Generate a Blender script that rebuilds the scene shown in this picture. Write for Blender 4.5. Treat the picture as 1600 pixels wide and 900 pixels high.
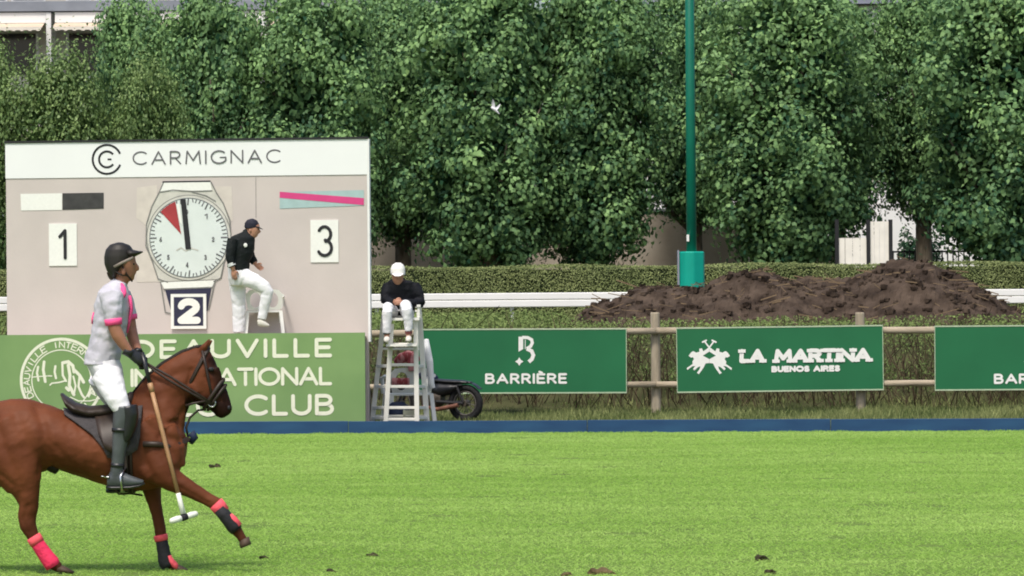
import bpy, bmesh, math, random
import numpy as np
from mathutils import Vector, Matrix
from mathutils import noise as mnoise

for o in list(bpy.data.objects):
    bpy.data.objects.remove(o, do_unlink=True)
S = bpy.context.scene
COL = S.collection
PI = math.pi
R = math.radians

# ------------------------------------------------------------------ camera, sky, sun, exposure
F = 6000.0            # focal length in photo pixels (1600 wide)
CH = 2.08             # camera height above the field
HV = 465.0            # photo row of the horizon
ROLL = R(0.45)
cam_d = bpy.data.cameras.new('camera')
cam_d.sensor_width = 36.0
cam_d.lens = 36.0 * F / 1600.0
cam_d.shift_y = (HV - 450.0) / 1600.0
cam_d.clip_start = 0.5
cam_d.clip_end = 5000.0
cam = bpy.data.objects.new('camera', cam_d)
COL.objects.link(cam)
cam.matrix_world = Matrix.Translation((0, 0, CH)) @ Matrix.Rotation(ROLL, 4, 'Y') @ Matrix.Rotation(PI / 2, 4, 'X')
S.camera = cam

SUN_EL, SUN_AZ = 60.0, 200.0     # azimuth clockwise from +Y: behind the camera, from the left
world = bpy.data.worlds.new('World')
S.world = world
world.use_nodes = True
wn = world.node_tree.nodes
wl = world.node_tree.links
for n in list(wn):
    wn.remove(n)
sky = wn.new('ShaderNodeTexSky')
sky.sky_type = 'NISHITA'
sky.sun_disc = False
sky.sun_elevation = R(SUN_EL)
sky.sun_rotation = R(SUN_AZ)
sky.air_density = 1.0
sky.dust_density = 4.0
sky.ozone_density = 0.6
bg = wn.new('ShaderNodeBackground')
bg.inputs['Strength'].default_value = 0.13
wo = wn.new('ShaderNodeOutputWorld')
wl.new(sky.outputs['Color'], bg.inputs['Color'])
wl.new(bg.outputs['Background'], wo.inputs['Surface'])

sun_d = bpy.data.lights.new('sun', 'SUN')
sun_d.energy = 2.0
sun_d.angle = R(10.0)
sun_d.color = (1.0, 0.95, 0.87)
sun = bpy.data.objects.new('sun', sun_d)
COL.objects.link(sun)
sd = Vector((math.sin(R(SUN_AZ)) * math.cos(R(SUN_EL)), math.cos(R(SUN_AZ)) * math.cos(R(SUN_EL)), math.sin(R(SUN_EL))))
sun.rotation_euler = sd.to_track_quat('Z', 'Y').to_euler()
sun.location = (-30, -20, 40)

S.view_settings.view_transform = 'Standard'
S.view_settings.look = 'None'
S.view_settings.exposure = 0.46
S.view_settings.gamma = 1.0
S.view_settings.use_curve_mapping = False
S.render.engine = 'CYCLES'
S.cycles.filter_width = 1.9
S.render.resolution_x = 1024
S.render.resolution_y = 576

# ------------------------------------------------------------------ pixels to places
CR, SR = math.cos(ROLL), math.sin(ROLL)

def ray(u, v):
    """direction (dx, 1, dz) of a photo pixel"""
    a, b = (u - 800.0) / F, (HV - v) / F          # right, up in the rolled frame
    return a * CR + b * SR, -a * SR + b * CR

def P(u, v, Y):
    dx, dz = ray(u, v)
    return Vector((dx * Y, Y, CH + dz * Y))

def G(u, v, z=0.0):
    dx, dz = ray(u, v)
    Y = (z - CH) / dz
    return Vector((dx * Y, Y, z))

def PX(px, Y):
    return px * Y / F

class Frame:
    """a local frame: x along a panel, y into depth, z up"""
    def __init__(self, origin, yaw=0.0, tilt=0.0):
        self.o = Vector(origin)
        self.yaw, self.tilt = yaw, tilt
        self.m = Matrix.Rotation(yaw, 3, 'Z') @ Matrix.Rotation(tilt, 3, 'Y')
        self.inv = self.m.inverted()
    def pix(self, u, v, yl=0.0):
        dx, dz = ray(u, v)
        d = self.inv @ Vector((dx, 1, dz))
        c = self.inv @ (Vector((0, 0, CH)) - self.o)
        t = (yl - c.y) / d.y
        p = c + d * t
        return p.x, p.z
    def w(self, p):
        return self.o + self.m @ Vector(p)

# ------------------------------------------------------------------ materials
MATS = {}

def mat(name, col, rough=0.7, var=0.08, scale=6.0, bump=0.0, bscale=40.0, spec=0.3, metal=0.0, col2=None, var_detail=6.0,
        stretch=(1, 1, 1), attr=None, transl=0.0, thr=(0.3, 0.7)):
    m = bpy.data.materials.new(name)
    m.use_nodes = True
    nt = m.node_tree
    N, L = nt.nodes, nt.links
    bs = N['Principled BSDF']
    bs.inputs['Roughness'].default_value = rough
    bs.inputs['Specular IOR Level'].default_value = spec
    bs.inputs['Metallic'].default_value = metal
    tc = N.new('ShaderNodeTexCoord')
    mp = N.new('ShaderNodeMapping')
    mp.inputs['Scale'].default_value = stretch
    L.new(tc.outputs['Object'], mp.inputs['Vector'])
    nz = N.new('ShaderNodeTexNoise')
    nz.inputs['Scale'].default_value = scale
    nz.inputs['Detail'].default_value = var_detail
    L.new(mp.outputs['Vector'], nz.inputs['Vector'])
    rp = N.new('ShaderNodeMapRange')
    rp.inputs['From Min'].default_value = thr[0]
    rp.inputs['From Max'].default_value = thr[1]
    L.new(nz.outputs['Fac'], rp.inputs['Value'])
    mx = N.new('ShaderNodeMix')
    mx.data_type = 'RGBA'
    c = Vector(col[:3])
    if col2 is None:
        a = tuple(max(0.0, x * (1 - var)) for x in c) + (1,)
        b = tuple(min(1.0, x * (1 + var)) for x in c) + (1,)
    else:
        a = tuple(col) + (1,)
        b = tuple(col2) + (1,)
    mx.inputs[6].default_value = a
    mx.inputs[7].default_value = b
    if attr == 'tint':
        at = N.new('ShaderNodeAttribute')
        at.attribute_name = 'tint'
        L.new(at.outputs['Fac'], mx.inputs[0])
    else:
        L.new(rp.outputs['Result'], mx.inputs[0])
    out = mx.outputs[2]
    if attr == 'coat':
        at = N.new('ShaderNodeAttribute')
        at.attribute_name = 'coat'
        ml = N.new('ShaderNodeMix')
        ml.data_type = 'RGBA'
        ml.blend_type = 'MULTIPLY'
        ml.inputs[0].default_value = 1.0
        L.new(mx.outputs[2], ml.inputs[6])
        L.new(at.outputs['Color'], ml.inputs[7])
        out = ml.outputs[2]
    L.new(out, bs.inputs['Base Color'])
    if bump > 0:
        bn = N.new('ShaderNodeTexNoise')
        bn.inputs['Scale'].default_value = bscale
        bn.inputs['Detail'].default_value = 8.0
        L.new(mp.outputs['Vector'], bn.inputs['Vector'])
        bp = N.new('ShaderNodeBump')
        bp.inputs['Strength'].default_value = bump
        bp.inputs['Distance'].default_value = 0.02
        L.new(bn.outputs['Fac'], bp.inputs['Height'])
        L.new(bp.outputs['Normal'], bs.inputs['Normal'])
    if transl > 0:
        tr = N.new('ShaderNodeBsdfTranslucent')
        L.new(out, tr.inputs['Color'])
        ms = N.new('ShaderNodeMixShader')
        ms.inputs[0].default_value = transl
        L.new(bs.outputs['BSDF'], ms.inputs[1])
        L.new(tr.outputs['BSDF'], ms.inputs[2])
        L.new(ms.outputs['Shader'], N['Material Output'].inputs['Surface'])
    MATS[name] = m
    return m

mat('turf', (0.10, 0.16, 0.035), 0.9, scale=0.9, col2=(0.15, 0.23, 0.05), bump=0.4, bscale=30, spec=0.1)
mat('blade', (0.29, 0.50, 0.085), 0.6, attr='tint', col2=(0.51, 0.71, 0.20), transl=0.48, spec=0.2)
mat('soil_ground', (0.035, 0.042, 0.016), 0.95, scale=1.5, col2=(0.085, 0.085, 0.038), bump=0.8, bscale=12, spec=0.1)
mat('weed', (0.040, 0.080, 0.020), 0.7, attr='tint', col2=(0.25, 0.33, 0.11), transl=0.2, spec=0.15)
mat('verge_grass', (0.05, 0.095, 0.022), 0.7, attr='tint', col2=(0.32, 0.35, 0.14), transl=0.25, spec=0.15)
mat('twig', (0.022, 0.016, 0.011), 0.9, attr='tint', col2=(0.10, 0.075, 0.048), spec=0.1)
mat('soil', (0.023, 0.016, 0.012), 0.95, scale=2.4, col2=(0.095, 0.070, 0.053), bump=1.0, bscale=14, spec=0.1)
mat('straw', (0.20, 0.145, 0.09), 0.9, spec=0.1)
mat('blue_board', (0.011, 0.042, 0.120), 0.55, scale=1.2, col2=(0.020, 0.072, 0.165), stretch=(1, 4, 4), bump=0.1)
mat('white_paint', (0.78, 0.79, 0.78), 0.5, 0.03, 3.0, bump=0.05)
mat('white_board', (0.80, 0.82, 0.82), 0.45, 0.02, 1.0)
mat('beige_board', (0.555, 0.500, 0.475), 0.75, 0.05, 1.3, bump=0.08, bscale=20)
mat('pale_patch', (0.60, 0.55, 0.50), 0.75, 0.08, 5.0)
mat('olive_board', (0.155, 0.265, 0.100), 0.55, scale=0.8, col2=(0.215, 0.34, 0.135))
mat('sign_green', (0.015, 0.140, 0.055), 0.4, 0.10, 0.9, spec=0.4)
mat('sign_edge', (0.42, 0.52, 0.36), 0.6, 0.1)
mat('print_white', (0.80, 0.81, 0.77), 0.6, 0.03, 20)
mat('print_cream', (0.75, 0.76, 0.62), 0.6, 0.04, 20)
mat('print_black', (0.022, 0.022, 0.026), 0.6, 0.1, 20)
mat('print_grey', (0.13, 0.13, 0.14), 0.6, 0.1, 20)
mat('print_soft', (0.05, 0.05, 0.05), 0.6, 0.3, 6)
mat('print_red', (0.36, 0.045, 0.05), 0.6, 0.15, 6)
mat('print_navy', (0.03, 0.03, 0.065), 0.6, 0.1, 20)
mat('swatch_teal', (0.36, 0.50, 0.50), 0.6, 0.06, 8)
mat('swatch_pink', (0.62, 0.06, 0.22), 0.6, 0.06, 8)
mat('dial', (0.66, 0.72, 0.70), 0.55, 0.05, 3)
mat('watch_case', (0.56, 0.55, 0.50), 0.6, 0.14, 5)
mat('watch_line', (0.20, 0.20, 0.19), 0.7, 0.2, 9)
mat('timber', (0.30, 0.25, 0.175), 0.85, scale=3.0, col2=(0.46, 0.39, 0.29), stretch=(0.6, 4, 4), bump=0.5, bscale=20)
mat('post_wood', (0.27, 0.23, 0.165), 0.85, scale=3.0, col2=(0.43, 0.37, 0.28), stretch=(4, 4, 0.6), bump=0.5, bscale=20)
mat('teal_paint', (0.0, 0.14, 0.085), 0.4, 0.08, 3.0, spec=0.4)
mat('teal_pad', (0.0, 0.33, 0.24), 0.5, 0.07, 2.0, spec=0.35, bump=0.2, bscale=8)
mat('rail_white', (0.80, 0.80, 0.78), 0.4, 0.03, 2.0)
mat('plastic_white', (0.78, 0.78, 0.74), 0.35, 0.03, 3.0, spec=0.45)
mat('wood_white', (0.76, 0.75, 0.69), 0.55, scale=5.0, col2=(0.83, 0.82, 0.77), bump=0.15, bscale=30)
mat('bark', (0.085, 0.07, 0.05), 0.95, scale=6, col2=(0.19, 0.16, 0.12), stretch=(3, 3, 0.6), bump=0.9, bscale=14)
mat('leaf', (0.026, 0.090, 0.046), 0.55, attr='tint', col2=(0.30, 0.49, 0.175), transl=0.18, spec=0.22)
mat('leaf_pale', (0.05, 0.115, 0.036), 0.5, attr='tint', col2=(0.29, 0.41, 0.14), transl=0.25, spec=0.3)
mat('hedge_leaf', (0.16, 0.205, 0.075), 0.6, attr='tint', col2=(0.36, 0.41, 0.17), transl=0.15, spec=0.2)
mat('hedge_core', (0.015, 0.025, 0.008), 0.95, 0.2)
mat('garden_wall', (0.36, 0.31, 0.25), 0.9, scale=1.2, col2=(0.47, 0.42, 0.35), bump=0.4, bscale=9)
mat('gate_white', (0.82, 0.79, 0.70), 0.6, 0.08, 3.0)
mat('iron', (0.02, 0.02, 0.022), 0.5, 0.1)
mat('facade', (0.70, 0.66, 0.58), 0.85, 0.05, 0.7)
mat('facade_white', (0.82, 0.82, 0.80), 0.85, 0.03, 0.7)
mat('slab_grey', (0.24, 0.26, 0.30), 0.7, 0.12, 1.5)
mat('awning', (0.62, 0.50, 0.38), 0.8, 0.06, 2)
mat('awning_pale', (0.78, 0.72, 0.62), 0.8, 0.04, 2)
mat('glass_dark', (0.02, 0.022, 0.025), 0.12, 0.2, 2.0, spec=0.6)
mat('slate', (0.13, 0.14, 0.17), 0.7, 0.15, 3.0)
mat('coat', (0.098, 0.029, 0.012), 0.58, scale=3.5, col2=(0.158, 0.050, 0.021), attr='coat', spec=0.14, bump=0.10, bscale=25)
mat('hoof', (0.07, 0.045, 0.03), 0.6, 0.2, 12)
mat('hair_dark', (0.014, 0.010, 0.008), 0.6, 0.3, 20, bump=0.5, bscale=60)
mat('pink_wrap', (0.80, 0.035, 0.115), 0.7, 0.10, 18, bump=0.5, bscale=50)
mat('coral_wrap', (0.80, 0.10, 0.13), 0.7, 0.10, 18, bump=0.3, bscale=40)
mat('boot_black', (0.016, 0.017, 0.020), 0.35, 0.25, 9, spec=0.5, bump=0.15, bscale=18)
mat('boot_grey', (0.07, 0.08, 0.085), 0.32, 0.35, 7, spec=0.5, bump=0.15, bscale=14)
mat('neoprene', (0.018, 0.018, 0.022), 0.75, 0.3, 14, bump=0.3, bscale=40)
mat('leather', (0.030, 0.019, 0.014), 0.5, 0.3, 10, spec=0.4)
mat('saddle_pad', (0.055, 0.050, 0.052), 0.85, 0.3, 8, bump=0.5, bscale=40)
mat('bit_metal', (0.5, 0.52, 0.53), 0.25, 0.1, metal=1.0)
mat('sheepskin', (0.30, 0.26, 0.22), 0.9, 0.2, 20, bump=0.5, bscale=60)
mat('skin_tan', (0.34, 0.155, 0.095), 0.5, 0.1, 12, spec=0.35)
mat('skin_light', (0.44, 0.225, 0.15), 0.5, 0.1, 12, spec=0.35)
mat('helmet', (0.020, 0.017, 0.015), 0.55, 0.3, 10, spec=0.4)
mat('helmet_trim', (0.22, 0.19, 0.16), 0.6, 0.2, 10)
mat('hair_brown', (0.035, 0.022, 0.014), 0.7, 0.3, 40)
mat('jersey', (0.40, 0.39, 0.45), 0.8, scale=6, col2=(0.58, 0.57, 0.63), bump=0.7, bscale=9, spec=0.15)
mat('jersey_pink', (0.95, 0.10, 0.30), 0.7, 0.06, 12)
mat('trouser_white', (0.74, 0.74, 0.77), 0.8, 0.05, 5, bump=0.6, bscale=8, spec=0.15)
mat('jacket_black', (0.010, 0.013, 0.014), 0.75, 0.35, 7, bump=0.6, bscale=9, spec=0.2)
mat('jacket_navy', (0.009, 0.010, 0.014), 0.75, 0.35, 7, bump=0.6, bscale=9, spec=0.2)
mat('cap_navy', (0.015, 0.015, 0.028), 0.7, 0.2, 10)
mat('cap_white', (0.80, 0.80, 0.77), 0.7, 0.04, 10)
mat('shoe', (0.60, 0.58, 0.52), 0.6, 0.15, 20)
mat('sock_red', (0.16, 0.05, 0.05), 0.8, 0.15, 20)
mat('cane', (0.38, 0.215, 0.105), 0.45, 0.18, 8, stretch=(3, 3, 1), spec=0.4)
mat('mallet_white', (0.78, 0.80, 0.72), 0.45, 0.05, 10)
mat('rubber', (0.014, 0.014, 0.015), 0.8, 0.3, 20, bump=0.4, bscale=50)
mat('engine', (0.09, 0.075, 0.06), 0.5, 0.4, 15, metal=0.4)
mat('rust_pipe', (0.17, 0.075, 0.05), 0.6, 0.3, 12)
mat('rim_steel', (0.13, 0.12, 0.11), 0.5, 0.2, 20, metal=0.5)
mat('bag_navy', (0.012, 0.020, 0.050), 0.7, 0.3, 8, bump=0.4, bscale=10)
mat('crate_cream', (0.45, 0.46, 0.35), 0.7, 0.1, 8)
mat('plaid_red', (0.30, 0.055, 0.06), 0.85, scale=14, col2=(0.50, 0.22, 0.22), thr=(0.48, 0.52), stretch=(1, 1, 0.3))
mat('cloth_white', (0.72, 0.73, 0.74), 0.8, 0.06, 6, bump=0.5, bscale=9)
mat('clod', (0.022, 0.020, 0.012), 0.95, scale=12, col2=(0.075, 0.065, 0.030), bump=1.0, bscale=40)
mat('clod_brown', (0.065, 0.045, 0.022), 0.95, scale=12, col2=(0.17, 0.13, 0.06), bump=1.0, bscale=40)

# ------------------------------------------------------------------ mesh helpers
def new_obj(name, me, material=None, parent=None, loc=None):
    o = bpy.data.objects.new(name, me)
    COL.objects.link(o)
    if material is not None:
        me.materials.append(MATS[material] if isinstance(material, str) else material)
    if parent is not None:
        o.parent = parent
    if loc is not None:
        o.location = loc
    return o

def tag(o, label=None, cat=None, group=None, kind=None):
    if label: o['label'] = label
    if cat: o['category'] = cat
    if group: o['group'] = group
    if kind: o['kind'] = kind
    return o

def thing(name, label, cat, loc=(0, 0, 0), yaw=0.0, group=None, tilt=0.0):
    o = bpy.data.objects.new(name, None)
    COL.objects.link(o)
    o.empty_display_size = 0.2
    o.matrix_world = Matrix.Translation(loc) @ Matrix.Rotation(yaw, 4, 'Z') @ Matrix.Rotation(tilt, 4, 'Y')
    o['o'] = list(loc)
    return tag(o, label, cat, group)

class MB:
    """collects geometry; build() links it as one mesh object. off is subtracted (world-built parts of an Empty)."""
    def __init__(self):
        self.v, self.f = [], []
    def add(self, vs, fs):
        b = len(self.v)
        self.v += [tuple(p) for p in vs]
        self.f += [tuple(b + i for i in q) for q in fs]
        return self
    def box(self, x0, x1, y0, y1, z0, z1):
        vs = [(x, y, z) for z in (z0, z1) for y in (y0, y1) for x in (x0, x1)]
        return self.add(vs, [(0, 2, 3, 1), (4, 5, 7, 6), (0, 1, 5, 4), (2, 6, 7, 3), (0, 4, 6, 2), (1, 3, 7, 5)])
    def bar(self, p, q, w, h, up=(0, 0, 1)):
        p, q = Vector(p), Vector(q)
        t = (q - p).normalized()
        s = t.cross(Vector(up))
        if s.length < 1e-4:
            s = t.cross(Vector((0, 1, 0)))
        s.normalize()
        n = s.cross(t).normalized()
        vs = []
        for c in (p, q):
            for a, b in ((-1, -1), (1, -1), (1, 1), (-1, 1)):
                vs.append(c + s * (a * w / 2) + n * (b * h / 2))
        return self.add(vs, [(3, 2, 1, 0), (4, 5, 6, 7), (0, 1, 5, 4), (1, 2, 6, 5), (2, 3, 7, 6), (3, 0, 4, 7)])
    def loft(self, rings, n=16, cap=True):
        """rings: (centre, semi-axis 1, semi-axis 2)"""
        vs, fs = [], []
        m = len(rings)
        for c, a, b in rings:
            for k in range(n):
                t = 2 * PI * k / n
                vs.append(Vector(c) + Vector(a) * math.cos(t) + Vector(b) * math.sin(t))
        for i in range(m - 1):
            for k in range(n):
                k2 = (k + 1) % n
                fs.append((i * n + k, i * n + k2, (i + 1) * n + k2, (i + 1) * n + k))
        if cap:
            vs.append(Vector(rings[0][0])); i0 = len(vs) - 1
            vs.append(Vector(rings[-1][0])); i1 = len(vs) - 1
            for k in range(n):
                k2 = (k + 1) % n
                fs.append((i0, k2, k))
                fs.append((i1, (m - 1) * n + k, (m - 1) * n + k2))
        return self.add(vs, fs)
    def tube(self, pts, r, n=8, cap=True, sy=1.0):
        pts = [Vector(p) for p in pts]
        rs = r if isinstance(r, (list, tuple)) else [r] * len(pts)
        return self.loft(limb_rings(pts, rs, [x * sy for x in rs]), n, cap)
    def prism(self, outline, fn, depth):
        """outline: 2-D points; fn(a, b, d) -> 3-D point, d is 0 at the face and depth at the back"""
        n = len(outline)
        vs = [fn(a, b, 0.0) for a, b in outline] + [fn(a, b, depth) for a, b in outline]
        fs = [tuple(range(n)), tuple(range(2 * n - 1, n - 1, -1))]
        for i in range(n):
            j = (i + 1) % n
            fs.append((i, n + i, n + j, j))
        return self.add(vs, fs)
    def sheet(self, outline, fn):
        n = len(outline)
        return self.add([fn(a, b) for a, b in outline], [tuple(range(n))])
    def sphere(self, c, r, seg=10, rings=7):
        rx, ry, rz = r if isinstance(r, (tuple, list)) else (r, r, r)
        c = Vector(c)
        rr = []
        for i in range(1, rings):
            t = PI * i / rings
            rr.append((c + Vector((0, 0, rz * math.cos(t))), Vector((rx * math.sin(t), 0, 0)), Vector((0, ry * math.sin(t), 0))))
        return self.loft(rr, seg)
    def build(self, name, material, parent=None, off=None, smooth=False, fix=True):
        me = bpy.data.meshes.new(name)
        vs = self.v
        if off is not None:
            o = Vector(off)
            vs = [tuple(Vector(p) - o) for p in vs]
        me.from_pydata(vs, [], self.f)
        if fix:
            bm = bmesh.new(); bm.from_mesh(me)
            bmesh.ops.recalc_face_normals(bm, faces=bm.faces)
            bm.to_mesh(me); bm.free()
        if smooth:
            me.shade_smooth()
        me.update()
        return new_obj(name, me, material, parent)

def limb_rings(pts, r1, r2):
    """rings along a 3-D path; r1 in the plane square to depth, r2 along depth"""
    out = []
    n = len(pts)
    for i, p in enumerate(pts):
        a = pts[max(0, i - 1)]
        b = pts[min(n - 1, i + 1)]
        t = (b - a)
        t = t.normalized() if t.length > 1e-9 else Vector((0, 0, 1))
        ref = Vector((0, 1, 0)) if abs(t.y) < 0.92 else Vector((1, 0, 0))
        e2 = (ref - t * ref.dot(t)).normalized()
        e1 = t.cross(e2).normalized()
        out.append((p, e1 * r1[i], e2 * r2[i]))
    return out

def LIMB(rows):
    """rows: (u, v, Y, radius px, half depth m or None)"""
    pts = [P(u, v, Y) for u, v, Y, r, w in rows]
    r1 = [PX(r, Y) for u, v, Y, r, w in rows]
    r2 = [PX(r, Y) if w is None else w for u, v, Y, r, w in rows]
    return limb_rings(pts, r1, r2)

def PROF(rows, Y):
    """rows: (u, v of one edge, u, v of the other edge, half depth m)"""
    out = []
    for u1, v1, u2, v2, w in rows:
        a, b = P(u1, v1, Y), P(u2, v2, Y)
        out.append(((a + b) / 2, (a - b) / 2, Vector((0, w, 0))))
    return out

def scaled(rings, k):
    return [(c, Vector(a) * k, Vector(b) * k) for c, a, b in rings]

def organic(name, lofts, material, parent, off, voxel=0.012, smooth=3, extra=None, seg=18, wrinkle=0.0):
    """closed lofts fused into one continuous skin"""
    mb = MB()
    for r in lofts:
        mb.loft(r, seg)
    tmp = mb.build('tmp_' + name, None, None, off)
    md = tmp.modifiers.new('r', 'REMESH'); md.mode = 'VOXEL'; md.voxel_size = voxel; md.use_smooth_shade = True
    ms = tmp.modifiers.new('s', 'SMOOTH'); ms.factor = 0.5; ms.iterations = smooth
    dg = bpy.context.evaluated_depsgraph_get()
    me = bpy.data.meshes.new_from_object(tmp.evaluated_get(dg))
    old = tmp.data
    bpy.data.objects.remove(tmp, do_unlink=True)
    bpy.data.meshes.remove(old)
    me.name = name
    me.materials.clear()
    if wrinkle > 0:
        for vt, nr in zip(me.vertices, [n_.vector.copy() for n_ in me.vertex_normals]):
            q = vt.co
            w_ = mnoise.noise(Vector((q.x * 9 + q.z * 5, q.y * 7, q.z * 13 - q.x * 6))) + 0.6 * mnoise.noise(Vector((q.x * 22 - q.z * 12, q.y * 16, q.z * 26)))
            vt.co += nr * (w_ * wrinkle)
    if extra is not None:          # fingers and the like, kept crisp, in the same mesh
        bm = bmesh.new(); bm.from_mesh(me)
        m2 = bpy.data.meshes.new('x')
        o = Vector(off)
        m2.from_pydata([tuple(Vector(p) - o) for p in extra.v], [], extra.f)
        bm.from_mesh(m2)
        bmesh.ops.recalc_face_normals(bm, faces=bm.faces)
        bm.to_mesh(me); bm.free()
        bpy.data.meshes.remove(m2)
    me.shade_smooth()
    return new_obj(name, me, material, parent)

def grooves(o, base, lines, near=True):
    """press soft creases (px polylines, width px, depth m) into the near side of a skin"""
    me = o.data
    n = len(me.vertices)
    co = np.empty(n * 3); me.vertices.foreach_get('co', co); co = co.reshape(-1, 3)
    nr = np.empty(n * 3); me.vertex_normals.foreach_get('vector', nr); nr = nr.reshape(-1, 3)
    w = co + np.array(base)
    a, b = w[:, 0] / w[:, 1], (w[:, 2] - CH) / w[:, 1]
    u = 800 + F * (a * CR - b * SR); v = HV - F * (a * SR + b * CR)
    face = np.clip(-nr[:, 1] * 2.0, 0, 1)
    tot = np.zeros(n)
    for pts, wd, dp in lines:
        dm = np.full(n, 1e9); along = np.zeros(n)
        for (u0, v0), (u1, v1) in zip(pts, pts[1:]):
            L2 = (u1 - u0) ** 2 + (v1 - v0) ** 2
            t = np.clip(((u - u0) * (u1 - u0) + (v - v0) * (v1 - v0)) / L2, 0, 1)
            dm = np.minimum(dm, np.hypot(u - u0 - t * (u1 - u0), v - v0 - t * (v1 - v0)))
        tot += dp * np.exp(-(dm / wd) ** 2)
    co -= nr * (tot * face)[:, None]
    me.vertices.foreach_set('co', co.ravel())
    me.update()

def fast_mesh(name, verts, nper, tint=None):
    """numpy verts (N*nper, 3) as N separate faces of nper corners"""
    nv = len(verts)
    nf = nv // nper
    me = bpy.data.meshes.new(name)
    me.vertices.add(nv)
    me.vertices.foreach_set('co', verts.astype(np.float32).ravel())
    me.loops.add(nv)
    me.loops.foreach_set('vertex_index', np.arange(nv, dtype=np.int32))
    me.polygons.add(nf)
    me.polygons.foreach_set('loop_start', np.arange(0, nv, nper, dtype=np.int32))
    me.update(calc_edges=True)
    if tint is not None:
        at = me.attributes.new('tint', 'FLOAT', 'POINT')
        at.data.foreach_set('value', np.repeat(tint.astype(np.float32), nper))
    return me

def leaf_verts(c, nrm, size, rng, width=0.62, fold=0.12):
    n = len(c)
    nrm = nrm / (np.linalg.norm(nrm, axis=1, keepdims=True) + 1e-9)
    t = rng.normal(size=(n, 3))
    t -= nrm * (t * nrm).sum(1, keepdims=True)
    t /= np.linalg.norm(t, axis=1, keepdims=True) + 1e-9
    b = np.cross(nrm, t)
    s = size[:, None]
    v = np.empty((n, 4, 3))
    v[:, 0] = c - t * s * 0.5
    v[:, 1] = c + b * s * width * 0.5 + nrm * s * fold - t * s * 0.08
    v[:, 2] = c + t * s * 0.55
    v[:, 3] = c - b * s * width * 0.5 + nrm * s * fold - t * s * 0.08
    return v.reshape(-1, 3)

def ribbon(mb, pts, th, fn, closed=False, caps=True):
    """a flat painted stroke; fn(a, b) -> 3-D"""
    pts = [Vector((p[0], p[1])) for p in pts]
    n = len(pts)
    L, Rr = [], []
    for i in range(n):
        if closed:
            a, b = pts[(i - 1) % n], pts[(i + 1) % n]
        else:
            a, b = pts[max(0, i - 1)], pts[min(n - 1, i + 1)]
        d0 = (pts[i] - a); d1 = (b - pts[i])
        if d0.length < 1e-9: d0 = d1
        if d1.length < 1e-9: d1 = d0
        d0.normalize(); d1.normalize()
        t = (d0 + d1)
        if t.length < 1e-6: t = d1.copy()
        t.normalize()
        nn = Vector((-t.y, t.x))
        k = 1.0 / max(0.45, nn.dot(Vector((-d1.y, d1.x))))
        L.append(pts[i] + nn * th / 2 * k)
        Rr.append(pts[i] - nn * th / 2 * k)
    vs = [fn(*p) for p in L] + [fn(*p) for p in Rr]
    fs = []
    for i in range(n if closed else n - 1):
        j = (i + 1) % n
        fs.append((i, j, n + j, n + i))
    mb.add(vs, fs)
    if caps and not closed:
        for c, q in ((pts[0], pts[0] - pts[1]), (pts[-1], pts[-1] - pts[-2])):
            a0 = math.atan2(q.y, q.x)
            arc = [c + Vector((math.cos(a0 + s), math.sin(a0 + s))) * th / 2 for s in [PI * (k / 6 - 0.5) for k in range(7)]]
            mb.add([fn(*p) for p in arc], [tuple(range(7))])

def arc(cx, cy, rx, ry, a0, a1, n=12):
    return [(cx + rx * math.cos(R(a0 + (a1 - a0) * i / n)), cy + ry * math.sin(R(a0 + (a1 - a0) * i / n))) for i in range(n + 1)]

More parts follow.
